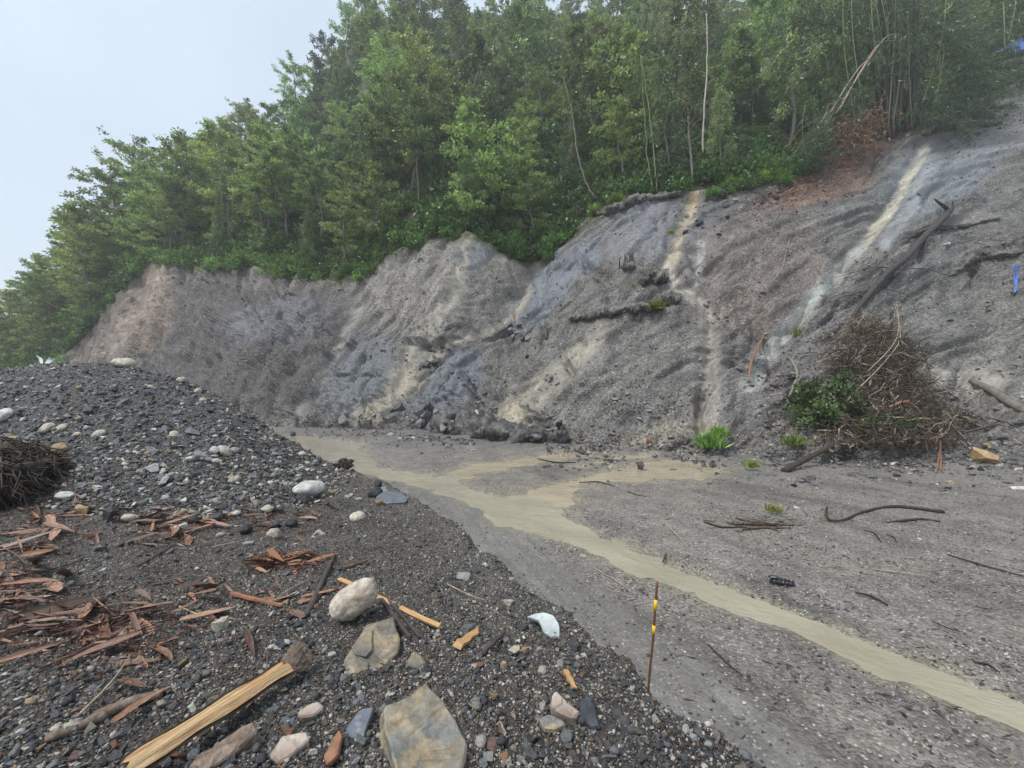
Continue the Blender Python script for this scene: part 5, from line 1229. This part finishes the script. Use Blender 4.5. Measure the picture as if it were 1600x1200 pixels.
for i, (px, py, s_) in enumerate(((700, 362, .5), (560, 440, .5), (930, 330, .6), (960, 320, .6), (860, 408, .6))): tuft(px, py, s_ * 1.4, ('olive grass on the pale ridge top', 'grass at the low edge left of the pale ridge', 'mossy grass on the left of the dark rim', 'mossy grass on top of the dark rim', 'grass at the right side of the green notch')[i], n_=220, lift=.1)
# cut cane stump tuft
c = on_cliff(985, 418); e = empty('cane_stump', c); tag(e, 'clump of cut bamboo stubs standing on the slope', 'bamboo stump')
for i in range(13):
    a = Acc(); h_ = rng.uniform(.35, 1.0) if i else 2.6; x_ = rng.normal(0, .28); a.tube([(x_, 0, -.1), (x_ + rng.normal(0, .04), -.05, h_ * .5), (x_ + rng.normal(0, .08), -.05, h_)], [.05, .048, .045] if i else [.02, .015, .01], 6); link('cane', a.mesh('cane'), M['root_dark' if i % 3 else 'bark_grey'], e)
lumpy('soil_core', (0, 0, .05), .55, .4, .28, 3.3, M['sod'], e, .4, 3)

hull_stone('bark_piece', [(292, 1200), (310, 1176), (345, 1156), (380, 1136), (398, 1128), (404, 1142), (385, 1162), (350, 1186), (318, 1206)], (350, 1170), .06, .05, M['bark_log'], 'rough brown bark piece under the split log', (.1, -.3), 'bark')
# ---- uprooted tree and the brush heap at the right
base = on_cliff(1370, 610); root = empty('uprooted_tree', base); tag(root, 'uprooted dead tree lying head down on the slope with a big tangled brush of twigs', 'fallen tree')
def local(a, off): 
    for i in range(len(a.V)): a.V[i] = a.V[i] - np.array(off)
    return a
def limb(name, pts, rad, mat, lift=.25, sides=8, parent=root, off=base, lifts=None):
    P = np.array([tuple(on_cliff(x, y, lifts[i] if lifts else lift)) for i, (x, y) in enumerate(pts)]); P = smooth_path(P, 5); r = np.interp(np.linspace(0, 1, len(P)), np.linspace(0, 1, len(rad)), rad)
    a = Acc(); a.tube(P, r * (1 + .08 * rng.normal(0, 1, len(P))), sides); return link(name, local(a, off).mesh(name), M[mat], parent)
limb('trunk', [(1330, 500), (1352, 470), (1385, 432), (1412, 408), (1440, 378), (1472, 346), (1478, 338)], [.08, .13, .17, .17, .19, .20, .16], 'bark_dark')
limb('root_fork', [(1470, 348), (1478, 338), (1462, 330), (1452, 327)], [.14, .12, .09, .04], 'root_dark', lifts=[.25, .4, .6, .7])
limb('root_fork', [(1474, 346), (1484, 336), (1482, 330)], [.12, .1, .04], 'root_dark', lifts=[.25, .45, .7])
for pts, r in (([(1455, 362), (1440, 366), (1418, 372), (1405, 380)], .05), ([(1390, 428), (1430, 424), (1450, 426), (1478, 434)], .035), ([(1388, 425), (1360, 422), (1330, 432), (1300, 440)], .03), ([(1352, 470), (1320, 462), (1280, 480)], .03), ([(1395, 420), (1392, 410)], .05), ([(1360, 458), (1310, 470), (1280, 484)], .028), ([(1345, 480), (1335, 470), (1330, 474)], .04), ([(1380, 440), (1400, 452), (1404, 468)], .02), ([(1370, 455), (1420, 470), (1424, 500)], .016), ([(1455, 362), (1470, 366), (1500, 362)], .04)):
    limb('branch', pts, [r, r * .8, r * .4], 'bark_dark', .22, 5)
# tangle of twigs
a1 = Acc(); a2 = Acc(); a3 = Acc(); cY_ = base.y
def brush_pt():
    f = rng.random() ** .8; py = 500 + 195 * f; hw = np.interp(py, [500, 540, 600, 650, 695], [42, 70, 105, 138, 132]); cxp = np.interp(py, [500, 600, 695], [1345, 1368, 1378])
    hw *= 1 + .45 * float(pn(np.array(py * .035), np.array(3.3), 9)); px = cxp + (rng.uniform(-1, 1) * (rng.random() ** .3) + (rng.normal(0, .22) if rng.random() < .3 else 0)) * hw; q = on_cliff(px, py); return q, (px - cxp) / hw, f
for i in range(1500):
    q, u_, f = brush_pt(); th = max(0, 1 - u_ * u_) * (.5 + 1.2 * f); q = np.array(q) + np.array([0, -1, .25]) * th * rng.random()
    d = np.array([rng.normal() * .8 + u_ * .5, rng.normal() * .5, rng.normal() * .6 - .15]); d /= np.linalg.norm(d); L = rng.uniform(.4, 1.5) * (1.9 if rng.random() < .14 else 1)
    ac = (a1, a1, a2, a1, a2, a1, a3)[i % 7] if f > .12 else (a3, a2)[i % 2]; ac.tube(wiggle(q - d * L * .4, q + d * L * .6, 6, .13, sag=-.05), np.linspace(.016, .006, 6) * rng.uniform(.6, 1.5), 4)
for nm, ac, mt in (('dark_twigs', a1, 'root_dark'), ('brown_twigs', a2, 'root'), ('pale_twigs', a3, 'twig_pale')): link(nm, local(ac, base).mesh(nm), M[mt], root)['kind'] = 'stuff'
n_ = 4500; QP = []; QD = []
for i in range(n_):
    q, u_, f = brush_pt(); th = max(0, 1 - u_ * u_) * (.4 + 1.0 * f); QP.append(np.array(q) + np.array([0, -1, .2]) * th * rng.random() * .8 - np.array(base)); QD.append([rng.normal(), rng.normal(), rng.normal() - .7])
sz = rng.uniform(.18, .5, n_); link('dead_leaves', leaf_mesh('dead_leaves', np.array(QP), np.array(QD), sz, sz * .16, rng.random(n_) ** 1.6), M['leaf_dead'], root)
lumpy('soil_ball', on_cliff(1385, 655, -.35) - base, 1.9, .55, .7, 4.4, M['root_dark'], root, .5, 4)
# pale crossing branches and torn orange root
for pts, lf, r, mt, lab in (([(1290, 668), (1330, 630), (1365, 590), (1392, 550), (1388, 495)], [.5, .8, 1.0, .9, .7], .03, 'twig_pale', 'pale bent branch crossing the brush from lower left'), ([(1340, 610), (1380, 560), (1388, 498)], [1.1, 1.2, .9], .022, 'twig_pale', 'short pale branch with a broken tip above the brush'), ([(1462, 660), (1500, 690), (1525, 712)], [.5, .3, .1], .035, 'bark_grey', 'grey branch reaching from the brush to the right foot'), ([(1480, 650), (1520, 668), (1555, 680)], [.4, .3, .1], .03, 'bark_grey', 'grey brown branch leaning right of the brush')):
    P = np.array([tuple(on_cliff(x, y, l)) for (x, y), l in zip(pts, lf)]); a = Acc(); P = smooth_path(P, 4); a.tube(P, np.linspace(r, r * .5, len(P)), 6); c = P.mean(0); local(a, c); o = link('branch', a.mesh('branch'), M[mt], None, c); tag(o, lab, 'branch')
P = [on_cliff(1366, 668, 1.1), on_cliff(1392, 662, 1.2), on_cliff(1425, 680, .9), on_cliff(1444, 694, .5), on_cliff(1462, 702, .3), on_road(1470, 740, .1)]
a = Acc(); P = smooth_path(P, 5); a.tube(P, np.interp(np.linspace(0, 1, len(P)), [0, .3, .6, 1], [.05, .06, .035, .02]), 7); c = P.mean(0); local(a, c); o = link('torn_root', a.mesh('torn_root'), M['orange_wood'], None, c); tag(o, 'torn orange root arching out of the brush down to the road', 'root')
a = Acc(); P = smooth_path([on_cliff(1448, 694, .5), on_cliff(1460, 705, .5), on_road(1462, 742, .05)], 5); a.tube(P, .018, 6); c = P.mean(0); local(a, c); o = link('torn_root', a.mesh('torn_root'), M['orange_wood'], None, c); tag(o, 'thinner orange root beside the arching torn root', 'root')
P = smooth_path([on_cliff(1380, 662, .7), on_cliff(1340, 690, .35), on_cliff(1290, 706, .12), on_road(1225, 738, .02)], 5); a = Acc(); a.tube(P, np.linspace(.05, .10, len(P)), 7); c = P.mean(0); local(a, c); o = link('branch', a.mesh('branch'), M['root_dark'], None, c); tag(o, 'dark sinking branch running from the brush to the road', 'branch')
# green shrubs dragged down with it
M['leaf_dull'] = mat_leaf('leaf_dull', (.032, .055, .02), (.13, .19, .055), trans=.3)
def dull(pr):
    out_ = []
    for s_, c_ in pr:
        c2 = c_.copy(); c2.materials.clear(); c2.materials.append(M['leaf_dull']); out_.append((s_, c2))
    return out_
SHR, FERN = dull(SHR), dull(FERN)
for px, py, s_, pr, lab in ((1258, 632, .9, SHR, 'upper leafy sprig at the left edge of the fallen brush'), (1285, 672, 1.0, SHR, 'dark leafy growth under the left side of the fallen brush'), (1330, 665, .9, SHR, 'dark leafy growth low in the middle of the fallen brush'), (1268, 655, 1.2, SHR, 'dark leafy green shrub at the left side of the fallen brush'), (1300, 640, 1.1, SHR, 'leafy green shrub in the middle of the fallen brush'), (1250, 665, .8, FERN, 'light green drooping plant at the left end of the brush'), (1385, 690, .8, SHR, 'low dark green shrub under the fallen brush'), (1350, 680, .7, FERN, 'green sprays in the lower brush'), (1315, 610, .6, SHR, 'small leafy shrub at the upper left of the brush')):
    e = make_shrub(on_cliff(px, py, .5), s_ * .9, pr, 'uprooted_shrub', (R(35), 0, rng.uniform(0, 6))); tag(e, lab, 'shrub')
# loose wood on the slope
def log_on(name, pts, rad, mat, label, cat, lift=.1, fn=on_cliff, sides=8):
    P = smooth_path(path_on(fn, pts, 0), 5); P = P + np.array([0, -.35, .9]) * lift; a = Acc(); r = np.interp(np.linspace(0, 1, len(P)), np.linspace(0, 1, len(rad)), rad); a.tube(P, r, sides); c = P.mean(0); local(a, c); o = link(name, a.mesh(name), M[mat], None, c); tag(o, label, cat); return o
log_on('stick', [(1169, 600), (1178, 565), (1192, 530), (1210, 502)], [.055, .05, .04, .025], 'orange_wood', 'long orange brown stick lying up the slope left of the brush', 'stick')
log_on('stick', [(1207, 612), (1211, 586)], [.07, .06], 'orange_wood', 'short orange stub right of the long orange stick', 'stick')
log_on('branch', [(1226, 640), (1240, 608), (1246, 585), (1236, 566), (1230, 560)], [.05, .06, .06, .05, .03], 'bark_grey', 'curved grey branch left of the fallen brush', 'branch')
log_on('fallen_log', [(1515, 600), (1545, 612), (1575, 632), (1625, 660)], [.12, .15, .17, .17], 'bark_grey', 'thick grey log lying at the right picture edge', 'log', .15)
log_on('branch', [(1500, 680), (1550, 668), (1600, 662)], [.04, .05, .05], 'bark_dark', 'dark branch under the thick grey log', 'branch')
log_on('vine', [(1245, 345), (1232, 385), (1222, 420), (1208, 440), (1180, 465)], [.022, .02, .018, .015, .01], 'twig_pale', 'thin tan vine trailing down the upper right slope', 'vine', .06)
# on the road
log_on('branch', [(1292, 795), (1290, 806), (1297, 817), (1318, 816), (1350, 803), (1392, 795), (1430, 798), (1475, 804)], [.014, .02, .024, .02, .024, .028, .034, .036], 'root_dark', 'long curved black branch with a hooked end lying on the road', 'branch', .04, on_road)
log_on('branch', [(1385, 820), (1410, 817), (1440, 815), (1468, 819)], [.015, .025, .025, .02], 'root_dark', 'shorter black branch below the long hooked one', 'branch', .03, on_road)
for i, (x0, y0, x1, y1, r_, mt) in enumerate(((1336, 930, 1386, 950, .016, 'root_dark'), (925, 890, 996, 936, .008, 'twig_pale'), (1030, 815, 1076, 860, .014, 'twig_pale'), (1035, 883, 1041, 868, .012, 'root_dark'), (1105, 1012, 1160, 1062, .008, 'root_dark'), (1350, 832, 1376, 850, .012, 'root_dark'), (1100, 818, 1160, 826, .02, 'root_dark'), (1150, 812, 1215, 832, .025, 'root'), (1140, 822, 1240, 824, .022, 'root_dark'), (1160, 830, 1235, 828, .02, 'root'), (1280, 890, 1330, 893, .008, 'twig_pale'), (1360, 893, 1450, 905, .01, 'twig_pale'), (840, 718, 900, 724, .03, 'root_dark'), (905, 756, 960, 762, .02, 'root_dark'), (1480, 870, 1600, 905, .012, 'root_dark'), (1385, 838, 1400, 850, .012, 'root_dark'), (1520, 1040, 1560, 1056, .01, 'root_dark'), (1455, 975, 1500, 992, .008, 'root_dark'), (980, 770, 1010, 778, .015, 'root_dark'))):
    o = log_on('twig', [(x0, y0), ((x0 + x1) / 2 + rng.normal(0, 2), (y0 + y1) / 2 + rng.normal(0, 3)), (x1, y1)], [r_ * .7, r_, r_ * .5], mt, None, None, .02, on_road, 5)
    want_label(o, {'root': 'brown twig', 'root_dark': 'dark twig', 'twig_pale': 'pale straw'}[mt], 'in the twig pile right of the runoff' if 1090 < x0 < 1170 and 805 < y0 < 835 else 'on the road ' + ('left of the stream' if y0 > 880 and x0 < 1110 and x0 < 940 or x0 == 1105 else 'near the sandy runoff' if x0 < 1000 else 'between runoff and stream' if x0 < 1120 else 'below the fallen brush' if y0 < 900 and x0 < 1470 else 'at the far right'), x0, 'twig', 'twigs on the road')
# straw litter by the twig pile and brown leaf litter on the slope
def litter(name, pts_fn, n_, l0, l1, asp, mat, label):
    P = []; 
    for i in range(n_): P.append(tuple(pts_fn()))
    D = rng.normal(0, 1, (n_, 3)); D[:, 2] *= .25; D[:, 1] *= .6; sz = rng.uniform(l0, l1, n_); me = leaf_mesh(name, np.array(P), D, sz, sz * asp, rng.random(n_)); o = link(name, me, M[mat]); o['kind'] = 'stuff'; o['label'] = label
M['leaf_rust'] = mat_leaf('leaf_rust', (.14, .065, .04), (.32, .17, .11), trans=.1)
litter('leaf_litter', lambda: on_cliff(*(lambda f: (1180 + 190 * f + rng.normal(0, 16), 322 - 85 * f + rng.normal(0, 11)))(rng.random()), .05), 900, .15, .45, .3, 'leaf_rust', 'red brown dead leaf litter below the bamboo')
litter('twig_litter', lambda: on_road(rng.normal(1190, 42), rng.normal(822, 6), .03), 120, .12, .4, .06, 'leaf_dead', 'fine brown twig litter on the road')
M['bits'] = mat_leaf('bits', (.025, .02, .017), (.10, .075, .055), trans=0)
def road_bit():
    while True:
        px = rng.uniform(820, 1640); py = HOR + math.exp(rng.uniform(math.log(75), math.log(560))); p = on_road(px, py, .008); i_ = min(int(np.searchsorted(RY, p.y)), len(RY) - 1); j_ = min(int(np.searchsorted(RPX, px)), len(RPX) - 1)
        if dw[i_, j_] > .08 and float(edge_sd(np.array([p.x]), np.array([p.y]))[0]) < -.35 and rng.random() < .25 + float(fbm(np.array(p.x * .7), np.array(p.y * .7), 3, 451)) * 1.5: return p
litter('road_litter', road_bit, 1500, .03, .13, .13, 'bits', 'dark bits of bark and twig washed over the road')
litter('fine_litter', lambda: on_bank(*(lambda c: (c[0] + rng.normal(0, c[2]), c[1] + rng.normal(0, c[3])))(((75, 820, 45, 18), (262, 824, 40, 16), (30, 915, 35, 28), (165, 990, 70, 24), (445, 882, 36, 8), (400, 815, 70, 16), (165, 990, 90, 34))[int(rng.integers(7))]), .015), 3200, .03, .12, .14, 'leaf_rust', 'fine dry straw and leaf bits on the bank')

# black shoe on the road
c = on_road(1222, 916, .0); e = empty('shoe', c, (0, 0, R(-12))); tag(e, 'crumpled black ribbed rubber shoe lying on the road beyond the stream', 'shoe')
M['rubber'] = mat_plain('rubber', (.018, .019, .024), .35, 30, .3, .002); M['insole'] = mat_plain('insole', (.22, .23, .2), .6, 20, .3, .002)
V = []; ns, m_ = 26, 14
for i in range(ns):
    u = i / (ns - 1); wd = (.046 + .016 * math.sin(u * 3.1 + .2)) * (min(1, (u + .012) * 9) ** .5) * (min(1, (1.012 - u) * 9) ** .5); hh = (.085 - .035 * u + .012 * math.sin(u * 40) * (u > .35)) * (min(1, (u + .02) * 7) ** .5)
    for j in range(m_):
        th = j / m_ * 6.283; V.append(((u - .5) * .27, math.cos(th) * wd, max(0, hh * .5 + math.sin(th) * hh * .5)))
i = np.arange(ns - 1)[:, None] * m_; j = np.arange(m_)[None]; k = (j + 1) % m_
link('upper', mk_mesh('upper', V, np.stack([i + j, i + k, i + m_ + k, i + m_ + j], -1).reshape(-1, 4)), M['rubber'], e)
a = Acc(); a.tube([(-.10 + .05 * math.cos(t_), .034 * math.sin(t_), .086) for t_ in np.linspace(0, 6.3, 18)], .008, 6); link('collar', a.mesh('collar'), M['rubber'], e)
V = [(-.10 + .044 * math.cos(t_), .03 * math.sin(t_), .084) for t_ in np.linspace(0, 2 * math.pi, 16, endpoint=False)] + [(-.10, 0, .08)]; link('insole', mk_mesh('insole', V, np.array([[i_, (i_ + 1) % 16, 16] for i_ in range(16)])), M['insole'], e)
a = Acc(); a.tube([(x_, y_, .008) for x_, y_ in [(.135 * math.cos(t_), .058 * math.sin(t_)) for t_ in np.linspace(0, 6.283, 30)]], .010, 6); link('sole', a.mesh('sole'), M['rubber'], e)

# blue sheets
M['tarp'] = mat_plain('tarp', (.06, .13, .42), .4, 6, .3, .02, col2=(.10, .18, .5))
def sheet(name, corners, label, nx=22, ny=12, amp=.1):
    A_, B_, C_, D_ = [np.array(tuple(v)) for v in corners]; V = []
    for i in range(ny):
        for j in range(nx):
            u, v = j / (nx - 1), i / (ny - 1); p = (A_ * (1 - u) + B_ * u) * (1 - v) + (D_ * (1 - u) + C_ * u) * v
            V.append(p + np.array([0, -1, .6]) * amp * (mnoise.noise(Vector((u * 5, v * 3, 1))) + .5 * mnoise.noise(Vector((u * 14, v * 8, 4))) + .4 * math.sin(u * 17 + v * 4)) + np.array([0, 0, amp * 1.5 * mnoise.noise(Vector((u * 6, 7, 2)))]))
    c = np.mean(V, axis=0); o = link(name, mk_mesh(name, np.array(V) - c, grid_faces(ny, nx)), M['tarp'], None, c); tag(o, label, 'tarpaulin')
sheet('tarpaulin', [at(1562, 80, 40.5), at(1680, 66, 39.5), at(1680, 40, 42), at(1592, 60, 42.5)], 'blue tarpaulin sheet at the upper right edge', amp=.22)
sheet('blue_cloth', [on_cliff(1580, 460, .15), on_cliff(1588, 461, .15), on_cliff(1588, 420, .2), on_cliff(1579, 418, .25)], 'narrow strip of torn blue sheet hanging on the right slope', 5, 16, .1)
sod('soil_lump', [(1560, 104), (1600, 96), (1680, 84)], [.3, .5, .5], 'dark soil step under the blue tarpaulin', 21, fn=lambda x, y, l=0: at(x, y, 40.3), lift=0, fringe=0, cat='soil lump')

# ---- bamboo clump on the rim
bc0 = on_cliff(1400, 212); root = empty('bamboo_clump', bc0); tag(root, 'big clump of dark bamboo culms with drooping leaves at the upper right rim', 'bamboo')
def culm(name, pts, r0, r1, mat, parent=root, off=bc0, sides=7, nodes=True):
    P = smooth_path([at(*q) for q in pts], 6); a = Acc(); r = np.linspace(r0, r1, len(P)); 
    if nodes: r = r * (1 + .12 * (np.arange(len(P)) % 3 == 0))
    a.tube(P, r, sides); return link(name, local(a, off).mesh(name), M[mat], parent)
M['culm_green'] = mat_plain('culm_green', (.17, .19, .085), .5, 8, .3, .004, obj_rand=.3)
M['culm_dark'] = mat_plain('culm_dark', (.028, .025, .021), .6, 5, .4, .01, obj_rand=.35)
for i in range(18):
    px = 1372 + 62 * (i / 17) + rng.normal(0, 5); Y0 = 34.6 + rng.uniform(-.8, 1.2); py = np.interp(px, [1360, 1450], [210, 190]) - rng.uniform(0, 16); tx = px + (px - 1398) * rng.uniform(.4, 1.2) + rng.normal(0, 14)
    culm('culm', [(px, py + 14, Y0), (px + (tx - px) * .3, py - 70, Y0 + .1), (px + (tx - px) * .7, py - 170, Y0 + .2), (tx + rng.normal(0, 10), py - 290, Y0 - .2)], .12, .07, 'culm_dark')
for x0, y0, x1, y1, bx in ((1388, 190, 1402, -60, 2), (1425, 195, 1420, -50, -3), (1395, 188, 1408, 60, 4), (1352, 180, 1330, -60, -8), (1440, 160, 1480, -40, 12), (1455, 180, 1478, 50, 4), (1340, 200, 1318, -50, -10), (1465, 170, 1470, 60, 0), (1570, 70, 1568, 5, 0), (1575, 60, 1590, -20, 2), (1375, 120, 1362, -60, -6), (1390, 60, 1365, -60, 0), (1380, 70, 1350, -60, 3)):
    culm('pale_culm', [(x0, y0 + 6, 33.8), ((x0 + x1) / 2 + bx, (y0 + y1) / 2, 33.6), (x1, y1, 33.8)], .036, .022, 'culm_green')
culm('arching_culm', [(1432, 110, 34), (1445, 70, 33.6), (1470, 45, 33.4), (1502, 36, 33.4)], .06, .03, 'culm_dark')
for x0, y0, x1, y1 in ((1306, 178, 1382, 60), (1298, 176, 1350, 98), (1312, 172, 1372, 70)):
    culm('leaning_culm', [(x0, y0, 32.3), ((x0 + x1) / 2 - 3, (y0 + y1) / 2, 32.6), (x1, y1, 33), (x1 + 25, y1 - 6, 33.2)], .05, .03, 'twig_pale')
# fallen, leafy canes sweeping down the rim to the left
for i in range(11):
    x0 = 1310 + rng.normal(0, 12); y0 = 170 + rng.normal(0, 10); x1 = 1262 + rng.normal(0, 14); y1 = 245 + rng.normal(0, 12)
    culm('swept_cane', [(x0, y0, 32.6), ((x0 + x1) / 2 - 5, (y0 + y1) / 2 - 6, 32.2), (x1, y1, 31.8)], .028, .012, 'culm_green', nodes=False, sides=5)
LPs = []; LDs = []; LCs = []
for cx, cy_, rx, ry, Y0, nsp, dr in ((1500, 100, 42, 55, 34.2, 60, .8), (1470, 40, 50, 40, 34, 50, .9), (1530, 130, 30, 40, 34.5, 34, .7), (1480, 160, 30, 30, 34, 22, .7), (1500, 190, 24, 18, 34, 16, .5), (1400, 10, 70, 40, 34.5, 60, 1.0), (1320, 40, 60, 55, 35, 56, 1.0), (1350, 110, 40, 40, 35.2, 30, 1.0), (1285, 205, 22, 34, 32.2, 34, .8), (1265, 235, 20, 18, 32, 22, .6), (1560, 40, 40, 50, 40, 40, .8), (1430, 90, 35, 50, 33.4, 26, 1.0), (1385, 80, 30, 50, 33.4, 22, 1.0), (1545, 165, 30, 26, 36, 34, .8), (1590, 110, 26, 24, 38, 30, .8), (1520, 60, 50, 40, 35, 40, .8), (1455, 175, 26, 18, 33.6, 20, .7), (1330, 150, 30, 30, 32.6, 18, .9), (1250, 30, 40, 40, 36, 30, 1.0)):
    for i in range(int(nsp * 1.9)):
        c = np.array(tuple(at(cx + rng.normal(0, .5) * rx, cy_ + rng.normal(0, .5) * ry, Y0 + rng.normal(0, .7)))); k_ = int(rng.integers(14, 34)); d0 = np.array([rng.normal() * .6, rng.normal() * .5, -dr * rng.uniform(.3, 1)])
        LPs.append(c + np.outer(rng.random(k_), d0) + rng.normal(0, .12, (k_, 3))); LDs.append(d0 + rng.normal(0, .55, (k_, 3)) - np.array([0, 0, .3])); LCs.append(np.clip(rng.normal(.5, .25) + rng.normal(0, .15, k_), 0, 1))
LPs = np.vstack(LPs) - np.array(bc0); sz = rng.uniform(.26, .5, len(LPs)); link('foliage', leaf_mesh('foliage', LPs, np.vstack(LDs), sz, sz * .17, np.concatenate(LCs)), M['leaf_bamboo'], root)
# dry brown brush at its foot
db = on_cliff(1330, 215); e = empty('dry_brush', db); tag(e, 'dry brown tangle of dead cane roots at the foot of the bamboo clump', 'brush')
a1 = Acc(); a2 = Acc()
for i in range(230):
    px = rng.normal(1330, 30); py = np.interp(px, [1270, 1400], [228, 185]) + rng.normal(0, 20); q = np.array(tuple(at(px, py, 32.6 + rng.normal(0, .4)))); d = np.array([rng.normal() * .8 - .2, rng.normal() * .4, rng.normal() * .7 - .5]); d /= np.linalg.norm(d); L = rng.uniform(.8, 2.4)
    (a1 if i % 2 else a2).tube(wiggle(q - d * L * .4, q + d * L * .6, 6, .12), np.linspace(.022, .008, 6), 4)
link('brown_canes', local(a1, db).mesh('brown_canes'), M['orange_wood'], e)['kind'] = 'stuff'; link('tan_canes', local(a2, db).mesh('tan_canes'), M['root'], e)['kind'] = 'stuff'
nq = 900; QP = np.array([tuple(at(x_, np.interp(x_, [1270, 1400], [228, 185]) + rng.normal(0, 18), 32.6 + rng.normal(0, .4)) - db) for x_ in rng.normal(1330, 30, nq)]); sz = rng.uniform(.2, .5, nq); link('dead_leaves', leaf_mesh('dead_leaves', QP, rng.normal(0, 1, (nq, 3)) - np.array([0, 0, .8]), sz, sz * .2, rng.random(nq)), M['leaf_rust'], e)
# slender bare stems standing out in front of the dark forest
for pts, r, mt, lab in (([(1027, 300, 33), (1020, 220, 33.2), (1008, 130, 33.5), (1001, 88, 33.6)], .05, 'culm_green', 'thin pale bamboo stem leaning left above the dark rim'), ([(1018, 300, 33), (1008, 200, 33.3), (1002, 100, 33.4)], .035, 'culm_green', 'second thin green stem beside the pale leaning one'), ([(1082, 285, 33), (1080, 245, 33.2), (1076, 210, 33.3), (1075, 182, 33.3)], .11, 'bark_grey', 'broken grey trunk above the orange streak'), ([(1098, 240, 34.5), (1100, 170, 35), (1105, 110, 35.5), (1104, 20, 36)], .08, 'bark_pale', 'pale straight trunk right of the broken grey one'), ([(930, 312, 34), (912, 275, 34.4), (900, 225, 35), (893, 170, 36), (880, 120, 37)], .07, 'bark_grey', 'grey barked trunk curving up left of the dark rim'), ([(845, 330, 38), (838, 290, 38.4), (828, 262, 38.8)], .09, 'bark_dark', 'dark bent trunk above the green notch'), ([(412, 360, 47), (405, 310, 47), (398, 280, 47.5), (385, 240, 48)], .2, 'bark_dark', 'dark leaning trunk in front of the trees above the dark bowl'), ([(655, 320, 41), (652, 270, 41.5), (650, 230, 42)], .13, 'bark_dark', 'dark upright trunk left of the pale ridge top'), ([(748, 330, 40), (750, 290, 40), (749, 245, 40.5)], .12, 'bark_dark', 'dark forked trunk behind the pale ridge')):
    P = smooth_path([at(*q) for q in pts], 6); P = P + rng.normal(0, .03, P.shape); a = Acc(); a.tube(P, np.linspace(r, r * .5, len(P)), 7); c = Vector(P[0]); e = empty('bare_trunk', c); tag(e, lab, 'tree trunk'); link('trunk', local(a, c).mesh('trunk'), M[mt], e)
    a = Acc()
    for i in range(7):
        b0 = P[int(len(P) * rng.uniform(.45, .98))]; a.tube(wiggle(b0, b0 + np.array([rng.normal() * 1.0, rng.normal() * .5, rng.uniform(.2, 1.4)]), 5, .1), np.linspace(r * .3, .008, 5), 4)
    link('limbs', local(a, c).mesh('limbs'), M[mt], e)

# ------------------------------------------------------------------ labels of repeated things, by look, place and order
from collections import defaultdict
GR = defaultdict(list)
for rec in LABELLED: GR[(rec[1], rec[2])].append(rec)
NUM = ['', 'one', 'two', 'three', 'four', 'five', 'six', 'seven', 'eight', 'nine', 'ten', 'eleven', 'twelve', 'thirteen', 'fourteen', 'fifteen']; ORD = ['', 'first', 'second', 'third', 'fourth', 'fifth', 'sixth', 'seventh', 'eighth', 'ninth', 'tenth', 'eleventh', 'twelfth', 'thirteenth', 'fourteenth', 'fifteenth']
for (noun, zone), recs in GR.items():
    recs.sort(key=lambda r: r[3]); n = len(recs)
    for i, r in enumerate(recs):
        if n == 1: lab = f'{noun} {zone}'
        elif n <= 15:
            pos = 'leftmost' if i == 0 else 'rightmost' if i == n - 1 else f'{ORD[i + 1]} from left'
            lab = f'{noun} {zone}, {pos} of {NUM[n]}'
        else: lab = f'one of many, {noun} {zone}'
        ws = lab.split()
        if len(ws) > 16: lab = ' '.join(w_ for w_ in ws if w_ not in ('the', 'a'))
        while len(lab.split()) > 16: lab = lab.replace(' of gravel heap', ' of heap', 1) if ' of gravel heap' in lab else lab.replace('in front row ', 'front row ', 1) if 'in front row ' in lab else lab.replace(' foliage', '', 1) if ' foliage' in lab else lab.replace(' with', '', 1) if ' with' in lab else lab.rsplit(',', 1)[0]
        tag(r[0], lab, r[4], r[5] if n <= 15 else f'{noun}s {zone}')
# ------------------------------------------------------------------ misty rain air
hb_ = bmesh.new(); bmesh.ops.create_cube(hb_, size=1)
for v in hb_.verts: v.co = Vector((v.co.x * 1000, (v.co.y + .5) * 640 - 80, (v.co.z + .5) * 112 - 2))
hm_ = bpy.data.meshes.new('haze'); hb_.to_mesh(hm_); hb_.free()
m = bpy.data.materials.new('haze'); m.use_nodes = True; t = m.node_tree; t.nodes.clear()
out = t.nodes.new('ShaderNodeOutputMaterial'); pv = t.nodes.new('ShaderNodeVolumePrincipled'); pv.inputs['Color'].default_value = (.93, .95, .96, 1); pv.inputs['Density'].default_value = .0011; pv.inputs['Anisotropy'].default_value = .2
t.links.new(pv.outputs[0], out.inputs['Volume'])
o = link('haze', hm_, m); o['kind'] = 'stuff'; o['label'] = 'pale rain mist filling the air'
